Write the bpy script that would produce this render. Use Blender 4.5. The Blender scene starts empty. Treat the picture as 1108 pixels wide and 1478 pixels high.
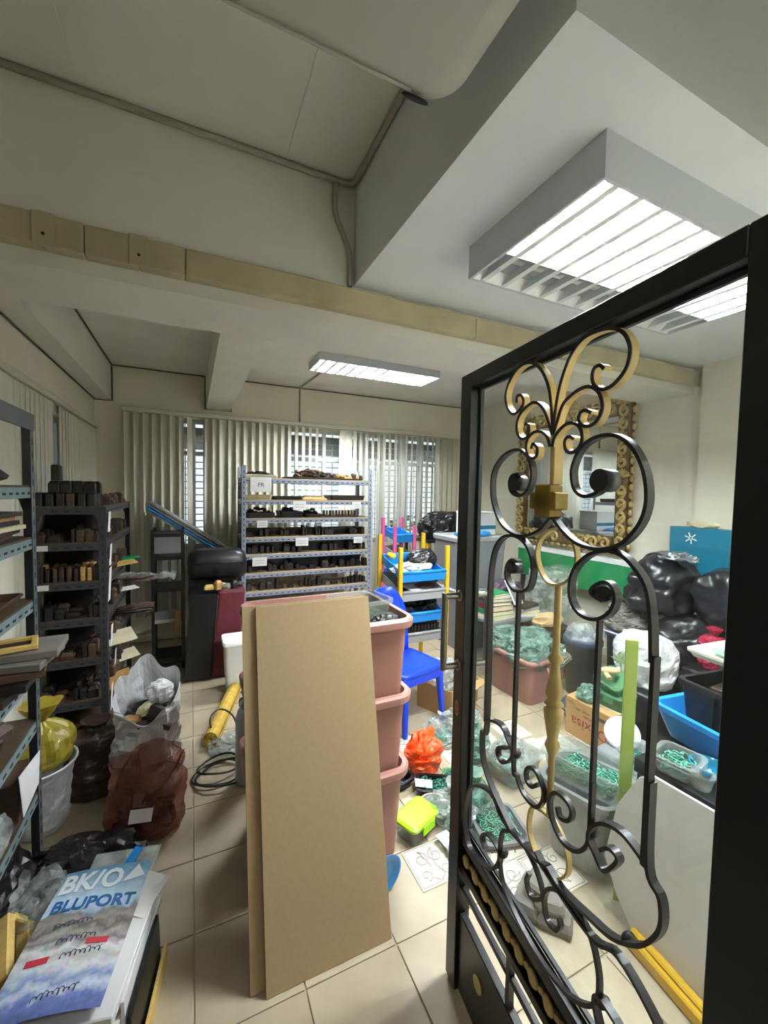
import bpy, bmesh, math, random
from mathutils import Matrix, Vector, noise
PI = math.pi
scene = bpy.context.scene
COL = scene.collection

# ------------------------------------------------------------------ camera
cam_d = bpy.data.cameras.new('camera'); cam = bpy.data.objects.new('camera', cam_d); COL.objects.link(cam)
cam_d.sensor_fit = 'VERTICAL'; cam_d.sensor_height = 36.0
cam_d.lens = 594.8 / 1478 * 36.0
cam_d.clip_start = 0.02
def cam_matrix(yaw, pitch, roll, h):
    cy, sy = math.cos(yaw), math.sin(yaw)
    F = Vector((sy * math.cos(pitch), cy * math.cos(pitch), -math.sin(pitch)))
    rt = Vector((cy, -sy, 0)); up = rt.cross(F)
    r2 = math.cos(roll) * rt + math.sin(roll) * up
    u2 = -math.sin(roll) * rt + math.cos(roll) * up
    m = Matrix((r2, u2, -F)).transposed().to_4x4(); m.translation = Vector((0, 0, h)); return m
cam.matrix_world = cam_matrix(math.radians(25.04), math.radians(2.871), math.radians(1.062), 1.6)
scene.camera = cam

# ------------------------------------------------------------------ world, exposure
w = bpy.data.worlds.new('world'); scene.world = w; w.use_nodes = True
bg = w.node_tree.nodes['Background']; bg.inputs[0].default_value = (0.86, 0.93, 1.0, 1); bg.inputs[1].default_value = 0.9
vs = scene.view_settings
vs.view_transform = 'Standard'; vs.look = 'None'; vs.gamma = 1.0; vs.exposure = 0.45; vs.use_curve_mapping = False
LAMP1_W, LAMP2_W, HALL_W = 560.0, 450.0, 8.5

# ------------------------------------------------------------------ materials
def lin(h):
    h = h.lstrip('#'); o = []
    for i in (0, 2, 4):
        c = int(h[i:i + 2], 16) / 255
        o.append(c / 12.92 if c <= 0.04045 else ((c + 0.055) / 1.055) ** 2.4)
    return (*o, 1)
def mat(name, col, rough=0.5, metal=0.0, var=0.0, vscale=8.0, bump=0.0, bscale=40.0, col2=None, stretch=None, trans=0.0, spec=0.5, coat=0.0):
    m = bpy.data.materials.new(name); m.use_nodes = True
    nt = m.node_tree; b = nt.nodes['Principled BSDF']
    c = lin(col); b.inputs['Base Color'].default_value = c
    b.inputs['Roughness'].default_value = rough; b.inputs['Metallic'].default_value = metal
    b.inputs['Specular IOR Level'].default_value = spec
    b.inputs['Transmission Weight'].default_value = trans
    if coat: b.inputs['Coat Weight'].default_value = coat
    if var or bump or col2:
        tc = nt.nodes.new('ShaderNodeTexCoord'); vec = tc.outputs['Object']
        if stretch:
            mp = nt.nodes.new('ShaderNodeMapping'); mp.inputs['Scale'].default_value = stretch
            nt.links.new(vec, mp.inputs[0]); vec = mp.outputs[0]
    if var or col2:
        n = nt.nodes.new('ShaderNodeTexNoise'); n.inputs['Scale'].default_value = vscale; n.inputs['Detail'].default_value = 5
        nt.links.new(vec, n.inputs['Vector'])
        r = nt.nodes.new('ShaderNodeValToRGB')
        c2 = lin(col2) if col2 else tuple(x * (1 - var) for x in c[:3]) + (1,)
        hi = c if col2 else tuple(min(1, x * (1 + var * 0.6)) for x in c[:3]) + (1,)
        r.color_ramp.elements[0].color = c2; r.color_ramp.elements[1].color = hi
        r.color_ramp.elements[0].position = 0.32; r.color_ramp.elements[1].position = 0.68
        nt.links.new(n.outputs[0], r.inputs[0]); nt.links.new(r.outputs[0], b.inputs['Base Color'])
    if bump:
        n2 = nt.nodes.new('ShaderNodeTexNoise'); n2.inputs['Scale'].default_value = bscale; n2.inputs['Detail'].default_value = 4
        nt.links.new(vec, n2.inputs['Vector'])
        bp = nt.nodes.new('ShaderNodeBump'); bp.inputs['Strength'].default_value = bump; bp.inputs['Distance'].default_value = 0.01
        nt.links.new(n2.outputs[0], bp.inputs['Height']); nt.links.new(bp.outputs[0], b.inputs['Normal'])
    return m
def clear_mat(name, col, alpha=0.35, rough=0.2, var=0.0, vscale=12.0):
    """thin translucent plastic: part transparent, part glossy / diffuse film"""
    m = mat(name, col, rough, spec=0.8); nt = m.node_tree
    b = nt.nodes['Principled BSDF']; out = nt.nodes['Material Output']
    t = nt.nodes.new('ShaderNodeBsdfTransparent'); mx = nt.nodes.new('ShaderNodeMixShader')
    t.inputs[0].default_value = tuple(0.35 + 0.65 * x for x in lin(col)[:3]) + (1,)
    mx.inputs[0].default_value = alpha
    if var:
        tc = nt.nodes.new('ShaderNodeTexCoord'); n = nt.nodes.new('ShaderNodeTexNoise'); n.inputs['Scale'].default_value = vscale
        nt.links.new(tc.outputs['Object'], n.inputs['Vector'])
        mr = nt.nodes.new('ShaderNodeMapRange'); mr.inputs[1].default_value = 0.3; mr.inputs[2].default_value = 0.7
        mr.inputs[3].default_value = max(0, alpha - var); mr.inputs[4].default_value = min(1, alpha + var)
        nt.links.new(n.outputs[0], mr.inputs[0]); nt.links.new(mr.outputs[0], mx.inputs[0])
    nt.links.new(t.outputs[0], mx.inputs[1]); nt.links.new(b.outputs[0], mx.inputs[2]); nt.links.new(mx.outputs[0], out.inputs[0])
    return m
def glass_mat(name, tint=(0.97, 0.99, 0.985, 1), haze=0.02):
    m = bpy.data.materials.new(name); m.use_nodes = True; nt = m.node_tree; nt.nodes.clear()
    out = nt.nodes.new('ShaderNodeOutputMaterial'); t = nt.nodes.new('ShaderNodeBsdfTransparent'); t.inputs[0].default_value = tint
    g = nt.nodes.new('ShaderNodeBsdfGlossy'); g.inputs['Roughness'].default_value = 0.02
    lw = nt.nodes.new('ShaderNodeLayerWeight'); lw.inputs[0].default_value = 0.5
    pw = nt.nodes.new('ShaderNodeMath'); pw.operation = 'POWER'; pw.inputs[1].default_value = 5; nt.links.new(lw.outputs['Facing'], pw.inputs[0])
    f = nt.nodes.new('ShaderNodeMath'); f.operation = 'MULTIPLY_ADD'; f.inputs[1].default_value = 0.96; f.inputs[2].default_value = 0.035; nt.links.new(pw.outputs[0], f.inputs[0])
    mx = nt.nodes.new('ShaderNodeMixShader'); nt.links.new(f.outputs[0], mx.inputs[0])
    nt.links.new(t.outputs[0], mx.inputs[1]); nt.links.new(g.outputs[0], mx.inputs[2])
    d = nt.nodes.new('ShaderNodeBsdfDiffuse'); d.inputs[0].default_value = (0.8, 0.83, 0.88, 1)
    m2 = nt.nodes.new('ShaderNodeMixShader')
    tc = nt.nodes.new('ShaderNodeTexCoord'); n = nt.nodes.new('ShaderNodeTexNoise'); n.inputs['Scale'].default_value = 3.0; n.inputs['Detail'].default_value = 6
    nt.links.new(tc.outputs['Object'], n.inputs['Vector'])
    mr = nt.nodes.new('ShaderNodeMapRange'); mr.inputs[1].default_value = 0.4; mr.inputs[2].default_value = 0.75
    mr.inputs[3].default_value = haze * 0.3; mr.inputs[4].default_value = haze * 2.2
    nt.links.new(n.outputs[0], mr.inputs[0]); nt.links.new(mr.outputs[0], m2.inputs[0])
    nt.links.new(mx.outputs[0], m2.inputs[1]); nt.links.new(d.outputs[0], m2.inputs[2]); nt.links.new(m2.outputs[0], out.inputs[0])
    return m
def emit_mat(name, col, s):
    m = bpy.data.materials.new(name); m.use_nodes = True; nt = m.node_tree; nt.nodes.clear()
    out = nt.nodes.new('ShaderNodeOutputMaterial'); e = nt.nodes.new('ShaderNodeEmission')
    e.inputs[0].default_value = col; e.inputs[1].default_value = s; nt.links.new(e.outputs[0], out.inputs[0]); return m

M = {}
M['wall'] = mat('wall_paint', '#e4deca', 0.75, var=0.06, vscale=2.0, bump=0.05, bscale=60)
M['ceil'] = mat('ceiling_paint', '#e2e0d8', 0.8, var=0.06, vscale=2.5, bump=0.05, bscale=50)
M['soffit'] = mat('soffit_paint', '#e2e6ea', 0.75, var=0.04, vscale=3)
M['trunk'] = mat('aged_cream_plastic', '#b5ac8c', 0.5, var=0.18, vscale=4)
M['pipe'] = mat('painted_pipe', '#aba79b', 0.5)
M['cable'] = mat('brown_cable', '#5a5244', 0.6)
M['tile'] = mat('beige_tile', '#b0a48d', 0.4, var=0.08, vscale=5, col2='#a2957d')
M['grout'] = mat('grout', '#b0a48b', 0.9)
M['relief'] = mat('white_relief', '#dfd9cb', 0.5, var=0.05)
M['reliefline'] = mat('relief_line', '#a9a091', 0.7)
M['blind'] = mat('blind_fabric', '#d9d7c8', 0.8, bump=0.08, bscale=200)
M['rail'] = mat('blind_rail', '#d0cdbf', 0.45)
M['winframe'] = mat('window_frame', '#c9cbc8', 0.4)
M['ac'] = mat('ac_plastic', '#b9b8ae', 0.4, var=0.04, vscale=3)
M['dark'] = mat('dark_hole', '#151515', 0.7)
M['black'] = mat('black_paint', '#101113', 0.38, var=0.1, vscale=20)
M['iron'] = mat('wrought_iron', '#17171a', 0.42, spec=0.6, var=0.15, vscale=30)
M['gold'] = mat('gold_paint', '#d0b67a', 0.38, metal=0.1, var=0.15, vscale=25)
M['golddark'] = mat('dark_gold', '#8a7126', 0.45, metal=0.2)
M['steel'] = mat('brushed_steel', '#8d8a84', 0.3, metal=1.0)
M['alu'] = mat('louver_aluminium', '#eef1f3', 0.35, metal=0.15)
M['lampbody'] = mat('lamp_enamel', '#c4cad0', 0.4)
M['rack'] = mat('rack_grey', '#555c62', 0.5, metal=0.1, var=0.08, vscale=10)
M['rackdark'] = mat('rack_dark_grey', '#33373a', 0.5, metal=0.1, var=0.1, vscale=10)
M['rackblue'] = mat('rack_blue_grey', '#768b90', 0.45, var=0.08)
M['rackpale'] = mat('rack_pale_blue', '#8b93a6', 0.45, metal=0.15, var=0.08)
M['ply'] = mat('plywood', '#b59d78', 0.6, var=0.15, stretch=(2, 20, 20))
M['mdf'] = mat('mdf', '#a8906c', 0.7, var=0.05, vscale=60, bump=0.03, bscale=200)
M['mdfedge'] = mat('mdf_edge', '#7e6646', 0.8, var=0.1, vscale=50)
M['paper'] = mat('paper', '#dcdcdc', 0.8)
M['papercream'] = mat('cream_paper', '#d8cfae', 0.8, var=0.1)
M['ink'] = mat('ink', '#3a3d55', 0.8)
M['wood1'] = mat('dark_wood', '#2d211a', 0.55, var=0.3, vscale=10, stretch=(1, 1, 6))
M['wood2'] = mat('brown_wood', '#4b3627', 0.55, var=0.3, vscale=10, stretch=(1, 1, 6))
M['wood3'] = mat('pale_wood', '#b08a56', 0.55, var=0.2, vscale=10, stretch=(1, 1, 6))
M['wood4'] = mat('black_wood', '#1f1b1a', 0.45, var=0.3, vscale=10)
M['yellowwood'] = mat('yellow_wood', '#d2b36a', 0.5, var=0.12, vscale=14, stretch=(1, 6, 6))
M['blackpl'] = mat('black_plastic', '#15161a', 0.32, spec=0.5, bump=0.2, bscale=14)
M['blackbag'] = mat('black_polythene', '#0d0d10', 0.36, spec=0.5, bump=0.9, bscale=16)
M['maroon'] = mat('maroon_fabric', '#5c1524', 0.65, var=0.12, vscale=10, bump=0.08, bscale=120)
M['pink'] = mat('pink_plastic', '#966a5f', 0.45, var=0.05, vscale=6)
M['pinkrim'] = mat('pink_plastic_rim', '#a2756a', 0.42)
M['blue'] = mat('blue_plastic', '#1440d0', 0.35)
M['sky'] = mat('bright_blue_plastic', '#1d86d6', 0.3)
M['yellow'] = mat('yellow_plastic', '#d6ab1e', 0.4)
M['magenta'] = mat('pink_post', '#dd5c93', 0.4)
M['greypl'] = mat('grey_plastic', '#7d8083', 0.4, var=0.05)
M['greyl'] = mat('light_grey_plastic', '#9fa3a4', 0.35)
M['whitebag'] = mat('woven_white_sack', '#c9cbcd', 0.4, bump=0.35, bscale=12, var=0.05)
M['carton'] = mat('carton', '#b8925f', 0.75, var=0.06, vscale=6)
M['cartonin'] = mat('carton_edge', '#8d6f49', 0.8)
M['red'] = mat('red_plastic', '#8d1832', 0.4, bump=0.3, bscale=20)
M['redink'] = mat('red_ink', '#8d2f3a', 0.7)
M['brownink'] = mat('brown_ink', '#5e4838', 0.7)
M['orange'] = mat('orange_bag', '#f2551c', 0.35)
M['lime'] = mat('lime_plastic', '#a6e01c', 0.35)
M['limewood'] = mat('lime_board', '#a3bd55', 0.45)
M['teal'] = mat('teal_bag', '#11718e', 0.4, var=0.12, vscale=6)
M['green'] = mat('green_board', '#0f8a4e', 0.4)
M['greenpc'] = mat('green_chip', '#5aa189', 0.45, var=0.3, vscale=30)
M['greendk'] = mat('green_dark_chip', '#2e7a62', 0.45, var=0.3, vscale=30)
M['navy'] = mat('navy_drum', '#3c4a60', 0.4)
M['stone'] = mat('grey_stone', '#77736b', 0.8, var=0.2, vscale=8)
M['white'] = mat('white_plastic', '#e9ebea', 0.35)
M['whiteboard'] = mat('white_panel', '#d4d4d2', 0.6, var=0.05, vscale=3)
M['cream'] = mat('cream_plastic', '#e4e2cc', 0.4)
M['mirror'] = mat('mirror_glass', '#d8dde0', 0.02, metal=1.0)
M['gilt'] = mat('gilt_highlight', '#c4aa6c', 0.3, metal=0.45, var=0.3, vscale=30)  # paler gold: highlights on the carving are put into its colour
M['oldgold'] = mat('antique_gold', '#6a5228', 0.42, metal=0.35, var=0.5, vscale=30, bump=0.3, bscale=40)
M['silver'] = mat('silver', '#aab0b6', 0.25, metal=0.9)
M['rope'] = mat('mat_yellow', '#c9a747', 0.5, var=0.25, vscale=20)
M['tan'] = mat('tan_cloth', '#cdb081', 0.8)
M['purple'] = mat('purple_bag', '#4a3346', 0.5)
M['darkgreen'] = mat('hedge_leaf', '#4f7a3c', 0.6, var=0.3)
M['concrete'] = mat('outside_concrete', '#8f8f8c', 0.85, var=0.1)
M['clear'] = clear_mat('clear_bag', '#dfe6e4', 0.30, 0.18, var=0.2)
M['cleartub'] = clear_mat('translucent_tub', '#ccd3cf', 0.22, 0.25)
M['milky'] = clear_mat('milky_tub', '#dfe2da', 0.75, 0.35)
M['greenbag'] = clear_mat('green_tinted_bag', '#8fb3a4', 0.5, 0.22, var=0.25)
M['greentub'] = clear_mat('green_tub', '#84bd90', 0.4, 0.25)
M['pinkbag'] = clear_mat('pink_bag', '#b07463', 0.26, 0.25, var=0.2)
M['brownbag'] = clear_mat('brown_bag', '#4b3a30', 0.72, 0.3, var=0.2)
M['yellowbag'] = clear_mat('yellow_bag', '#b5a53a', 0.72, 0.3, var=0.15)
M['aqua'] = clear_mat('aqua_bowl', '#2ea6cc', 0.6, 0.1)
M['glass'] = glass_mat('door_glass', haze=0.05)
M['winglass'] = glass_mat('window_glass', haze=0.03)
M['tube1'] = emit_mat('lit_tube_near', (0.93, 0.98, 1.0, 1), LAMP1_W)
M['tube2'] = emit_mat('lit_tube_far', (0.93, 0.98, 1.0, 1), LAMP2_W)
M['plydark'] = mat('dark_plywood', '#4a3c2c', 0.6, var=0.25, stretch=(2, 20, 20))  # darker plywood for the decks of the two left racks
M['cavity'] = mat('dark_filler_card', '#1c1815', 0.7, var=0.3, vscale=6)  # near-black filler that deepens the dark inside the left racks

# ------------------------------------------------------------------ mesh building
class MB:
    def __init__(s): s.v = []; s.f = []; s.sm = []
    def add(s, vs, fs, smooth=False, T=None):
        o = len(s.v)
        s.v += [tuple(T @ Vector(p)) for p in vs] if T is not None else [tuple(p) for p in vs]
        s.f += [tuple(i + o for i in f) for f in fs]; s.sm += [smooth] * len(fs); return s
    def box(s, x0, y0, z0, x1, y1, z1, T=None):
        v = [(x0, y0, z0), (x1, y0, z0), (x1, y1, z0), (x0, y1, z0), (x0, y0, z1), (x1, y0, z1), (x1, y1, z1), (x0, y1, z1)]
        f = [(0, 3, 2, 1), (4, 5, 6, 7), (0, 1, 5, 4), (1, 2, 6, 5), (2, 3, 7, 6), (3, 0, 4, 7)]
        return s.add(v, f, False, T)
    def cb(s, c, d, T=None):
        return s.box(c[0] - d[0] / 2, c[1] - d[1] / 2, c[2] - d[2] / 2, c[0] + d[0] / 2, c[1] + d[1] / 2, c[2] + d[2] / 2, T)
    def loft(s, rings, c0=True, c1=True, smooth=True, T=None, closed=True):
        n = len(rings[0]); v = [p for r in rings for p in r]; f = []
        for i in range(len(rings) - 1):
            for j in range(n if closed else n - 1):
                k = (j + 1) % n
                f.append((i * n + j, i * n + k, (i + 1) * n + k, (i + 1) * n + j))
        s.add(v, f, smooth, T)
        if c0: s.add(rings[0], [tuple(range(n))[::-1]], False, T)
        if c1: s.add(rings[-1], [tuple(range(n))], False, T)
        return s
    def lathe(s, prof, n=20, at=(0, 0, 0), T=None, caps=True, smooth=True):
        R = [[(at[0] + r * math.cos(2 * PI * j / n), at[1] + r * math.sin(2 * PI * j / n), at[2] + z) for j in range(n)] for r, z in prof]
        return s.loft(R, caps, caps, smooth, T)
    def tube(s, pts, r, n=8, closed=False, T=None, flat=None, caps=True):
        """sweep a round (or flat = (w, t) along a fixed normal axis) section along pts"""
        P = [Vector(p) for p in pts]; m = len(P); rings = []
        up = None
        for i in range(m):
            a = P[i - 1] if (i > 0 or closed) else P[i]; b = P[(i + 1) % m] if (i < m - 1 or closed) else P[i]
            t = (b - a).normalized()
            if up is None:
                up = Vector((0, 0, 1)) if abs(t.z) < 0.9 else Vector((1, 0, 0))
            u = (up - t * up.dot(t)).normalized(); up = u; w_ = t.cross(u)
            ri = r[i] if isinstance(r, (list, tuple)) else r
            rings.append([tuple(P[i] + (u * math.cos(2 * PI * k / n) + w_ * math.sin(2 * PI * k / n)) * ri) for k in range(n)])
        if closed: rings.append(rings[0])
        return s.loft(rings, caps and not closed, caps and not closed, True, T)
    def strip(s, pts, axis, wdt, th, T=None, closed=False):
        """flat bar bent along pts; its width runs along axis, thickness in the plane of the bend"""
        P = [Vector(p) for p in pts]; A = Vector(axis).normalized(); m = len(P); rings = []
        for i in range(m):
            a = P[i - 1] if (i > 0 or closed) else P[i]; b = P[(i + 1) % m] if (i < m - 1 or closed) else P[i]
            t = (b - a).normalized(); q = A.cross(t).normalized() * th / 2; h = A * wdt / 2
            rings.append([tuple(P[i] + q + h), tuple(P[i] - q + h), tuple(P[i] - q - h), tuple(P[i] + q - h)])
        if closed: rings.append(rings[0])
        return s.loft(rings, not closed, not closed, False, T)
    def sphere(s, c, r, n=12, k=8, T=None):
        rx, ry, rz = r if isinstance(r, (list, tuple)) else (r, r, r)
        R = []
        for i in range(k + 1):
            a = -PI / 2 + PI * i / k; q = max(math.cos(a), 0.02)
            R.append([(c[0] + rx * q * math.cos(2 * PI * j / n), c[1] + ry * q * math.sin(2 * PI * j / n), c[2] + rz * math.sin(a)) for j in range(n)])
        return s.loft(R, True, True, True, T)
def rrect(w_, d, r, z, n=4, cx=0, cy=0):
    o = []
    for qx, qy, a0 in ((1, 1, 0), (-1, 1, 90), (-1, -1, 180), (1, -1, 270)):
        for i in range(n + 1):
            a = math.radians(a0 + 90 * i / n)
            o.append((cx + qx * (w_ / 2 - r) + r * math.cos(a), cy + qy * (d / 2 - r) + r * math.sin(a), z))
    return o
def smooth_path(pts, sub=6, closed=False):
    P = [Vector(p) for p in pts]; n = len(P); o = []
    for i in range(n if closed else n - 1):
        p0 = P[(i - 1) % n] if (closed or i > 0) else P[0]; p1 = P[i]; p2 = P[(i + 1) % n]
        p3 = P[(i + 2) % n] if (closed or i < n - 2) else P[n - 1]
        for k in range(sub):
            t = k / sub
            o.append(0.5 * ((2 * p1) + (p2 - p0) * t + (2 * p0 - 5 * p1 + 4 * p2 - p3) * t * t + (3 * p1 - p0 - 3 * p2 + p3) * t ** 3))
    if not closed: o.append(P[-1])
    return [tuple(p) for p in o]
def build(name, mb, m, parent=None, loc=(0, 0, 0), rot=(0, 0, 0), bevel=0.0, seg=1, kind=None, label=None):
    me = bpy.data.meshes.new(name); me.from_pydata(mb.v, [], mb.f)
    me.polygons.foreach_set('use_smooth', mb.sm); me.materials.append(m); me.update()
    bm = bmesh.new(); bm.from_mesh(me)
    bmesh.ops.remove_doubles(bm, verts=bm.verts, dist=1e-6)
    if bevel:
        es = [e for e in bm.edges if len(e.link_faces) == 2 and e.calc_face_angle(0) > 0.6]
        bmesh.ops.bevel(bm, geom=es, offset=bevel, segments=seg, affect='EDGES', clamp_overlap=True)
    bmesh.ops.recalc_face_normals(bm, faces=bm.faces); bm.to_mesh(me); bm.free()
    o = bpy.data.objects.new(name, me); COL.objects.link(o)
    o.location = loc; o.rotation_euler = rot
    if parent: o.parent = parent
    if kind: o['kind'] = kind
    if label: o['label'] = label
    return o
def tag(o, label, cat, group=None):
    o['label'] = label; o['category'] = cat
    if group: o['group'] = group
    return o
def thing(name, label, cat, loc=(0, 0, 0), rot=(0, 0, 0), group=None):
    o = bpy.data.objects.new(name, None); COL.objects.link(o); o.empty_display_size = 0.05
    o.location = loc; o.rotation_euler = rot
    return tag(o, label, cat, group)
def struct(name, mb, m, parent=None, bevel=0.0):
    o = build(name, mb, m, parent, bevel=bevel)
    if not parent: o['kind'] = 'structure'
    return o
def single(name, mb, m, label, cat, loc=(0, 0, 0), rot=(0, 0, 0), group=None, bevel=0.0, kind=None):
    return tag(build(name, mb, m, None, loc, rot, bevel, kind=kind), label, cat, group)
def copy_of(o, loc=None, rot=None, label=None, group=None, parent=None):
    c = o.copy(); COL.objects.link(c)
    if parent: c.parent = parent
    if loc is not None: c.location = loc
    if rot is not None: c.rotation_euler = rot
    if label: c['label'] = label
    if group: c['group'] = group
    for ch in list(o.children): copy_of(ch, parent=c)
    return c
def sack(prof, n=30, amp=0.02, freq=7.0, pleat=0.0, k=11, seed=0, sx=1.0, sy=1.0, rows=None):
    """bag surface: radial profile [(r, z)] refined and crumpled into creased facets; pleats grow towards the neck (small r)"""
    n = int(n * 1.5)
    P = smooth_path([(r, 0, z) for r, z in prof], rows or 6)
    off = Vector((seed * 3.1, seed * 1.7, seed * 0.9)); rmax = max(p[0] for p in P); R = []
    for (r, _, z) in P:
        ring = []
        for j in range(n):
            a = 2 * PI * j / n; d = Vector((math.cos(a), math.sin(a), 0))
            q = d * r + Vector((0, 0, z)); qq = (q + off) * freq
            w1 = noise.noise_vector(qq * .7) * .6
            s1 = noise.noise(qq * .6) * amp * 1.2 + (0.5 - abs(noise.noise(qq * 1.1 + w1)) * 2.2) * amp * 0.9 + (0.4 - abs(noise.noise(qq * 2.7 + w1 * 2)) * 2) * amp * 0.55
            s1 *= min(1.0, r / rmax * 1.5)
            pl = pleat * r * (abs(math.sin(k * a / 2 + 2 * noise.noise(q * 4 + off))) * 2 - 1) * (1.25 - r / rmax)
            rr = max(0.002, r + s1 + pl)
            ring.append((rr * math.cos(a) * sx, rr * math.sin(a) * sy, max(0.0, z + (s1 * 0.7 if z > 0.01 else 0))))
        R.append(ring)
    return R
def tubm(w_, d, h, tw=None, td=None, r=0.03, t=0.004, lip=0.012, liph=0.015):
    """open-topped tapered tub; w_, d at the base, tw, td at the top"""
    tw = tw or w_; td = td or d
    R = [rrect(w_, d, r, 0), rrect(tw, td, r, h - liph), rrect(tw + 2 * lip, td + 2 * lip, r + lip * 0.7, h - liph), rrect(tw + 2 * lip, td + 2 * lip, r + lip * 0.7, h),
         rrect(tw - 2 * t, td - 2 * t, r, h), rrect(w_ - 2 * t, d - 2 * t, r, t)]
    mb = MB(); mb.loft(R, True, True, False); return mb
def chips(n, sx, sy, z0, h, size=0.02, seed=1, long=2.2):
    rnd = random.Random(seed); mb = MB()
    for i in range(n):
        x = rnd.uniform(-sx, sx); y = rnd.uniform(-sy, sy)
        z = z0 + h * rnd.random() * (1 - 0.6 * ((x / sx) ** 2 + (y / sy) ** 2) / 2)
        T = Matrix.Translation((x, y, z)) @ Matrix.Rotation(rnd.uniform(0, PI), 4, 'Z') @ Matrix.Rotation(rnd.uniform(-.5, .5), 4, 'X') @ Matrix.Rotation(rnd.uniform(-.5, .5), 4, 'Y')
        s_ = size * rnd.uniform(.6, 1.2); mb.cb((0, 0, 0), (s_ * long, s_, s_ * .5), T)
    return mb
def curls(n, sx, sy, z0, h, size=0.02, seed=1):
    """a heap of small bent strips, each an open ring"""
    rnd = random.Random(seed); mb = MB()
    for i in range(n):
        x = rnd.uniform(-sx, sx) * .92; y = rnd.uniform(-sy, sy) * .92
        T = Matrix.Translation((x, y, z0 + h * rnd.random() * .8)) @ Matrix.Rotation(rnd.uniform(0, 2 * PI), 4, 'Z') @ Matrix.Rotation(rnd.uniform(-.6, .6), 4, 'X')
        r = size * rnd.uniform(.5, .9); a1 = rnd.uniform(2.2, 4.8)
        mb.strip([tuple(T @ Vector((r * math.cos(a1 * q / 6), r * math.sin(a1 * q / 6), 0))) for q in range(7)], (0, 0, 1), size * .3, size * .22)
    return mb
def text_part(name, body, size, m, parent, loc, rot, ext=0.0006, sx=1.0, label=None, bold=0.0):
    cu = bpy.data.curves.new(name, 'FONT'); cu.body = body; cu.size = size; cu.extrude = ext
    cu.offset = bold; cu.align_x = 'CENTER'; cu.align_y = 'CENTER'; cu.resolution_u = 3
    o = bpy.data.objects.new(name + '_tmp', cu); COL.objects.link(o)
    dg = bpy.context.evaluated_depsgraph_get(); me = bpy.data.meshes.new_from_object(o.evaluated_get(dg)); me.name = name
    bpy.data.objects.remove(o); me.materials.clear(); me.materials.append(m)
    p = bpy.data.objects.new(name, me); COL.objects.link(p); p.parent = parent; p.location = loc; p.rotation_euler = rot; p.scale = (sx, 1, 1)
    if label: p['label'] = label
    return p
rnd = random.Random(7)

# ================================================================== SETTING
XL, XR, YB, YF = -0.85, 3.75, 4.85, 0.2
ZC, ZN, ZS, ZB = 2.79, 3.15, 2.65, 2.445      # back ceiling, near ceiling, soffit, beam undersides
fl = build('floor', MB().box(XL - .2, -1.8, -0.2, XR + .2, YB + .2, -0.006), M['grout']); fl['kind'] = 'structure'
P = 0.325
tile_me = None; relief_me = None
relief_cells = {(2, 4), (2, 5), (3, 4), (3, 5), (4, 4), (4, 5), (5, 4), (5, 5), (3, 6), (4, 6), (2, 6), (6, 5)}
def tile_mesh():
    mb = MB(); g = 0.0025
    mb.loft([rrect(P - 2 * g, P - 2 * g, .002, -0.0058, 1), rrect(P - 2 * g, P - 2 * g, .002, -0.001, 1), rrect(P - 2 * g - .004, P - 2 * g - .004, .002, 0.0, 1)], False, True, False)
    return mb
for i in range(-3, 12):
    for j in range(-2, 15):
        x, y = (i + .5) * P, 1.22 + (j - 3.5) * P
        if x - P / 2 < XL - .17 or x + P / 2 > XR + .2 or y + P / 2 > YB + .15: continue
        if tile_me is None:
            o = build('floor_tile', tile_mesh(), M['tile'], fl); tile_me = o.data; proto_tile = o
        else:
            o = proto_tile.copy(); COL.objects.link(o)
        o.location = (x, y, 0)
# relief tiles: pale squares with raised scrolls, laid over the plain floor
def scroll(cx, cy, r, a0, turns, z, sgn=1):
    return [(cx + r * (1 - .75 * t / 16) * math.cos(a0 + sgn * turns * 2 * PI * t / 16), cy + r * (1 - .75 * t / 16) * math.sin(a0 + sgn * turns * 2 * PI * t / 16), z) for t in range(17)]
rt = None
for k, (x, y) in enumerate([(.93, 1.44), (1.13, 1.42), (1.33, 1.4), (1.18, 1.22), (1.47, 2.06), (1.7, 2.06), (1.93, 1.86), (1.7, 1.84), (2.12, 1.84), (1.95, 2.08), (1.38, 1.2), (1.25, 2.2)]):
    if rt is None:
        mb = MB().loft([rrect(.196, .196, .003, 0, 1), rrect(.196, .196, .003, .004, 1), rrect(.19, .19, .003, .006, 1)], True, True, False)
        rt = build('relief_tile', mb, M['relief'], fl); e = MB()
        for sx in (-1, 1):
            e.tube(scroll(sx * .035, .03, .036, PI / 2, 1.3, .0065, sx), .0022, 5)
            e.tube(scroll(sx * .05, -.045, .026, -PI / 2, 1.2, .0065, -sx), .002, 5)
            e.tube([(sx * .002, -.085, .0065), (sx * .03, -.06, .0065), (sx * .01, -.01, .0065), (sx * .03, .07, .0065)], .002, 5)
        e.tube([(q[0], q[1], .0065) for q in rrect(.18, .18, .006, 0, 2)], .0015, 4, closed=True)
        re = build('raised_scroll', e, M['reliefline'], rt); rt.location = (x, y, 0)
    else:
        o = copy_of(rt, (x, y, 0), (0, 0, (k % 4) * PI / 2), parent=fl)

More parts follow.
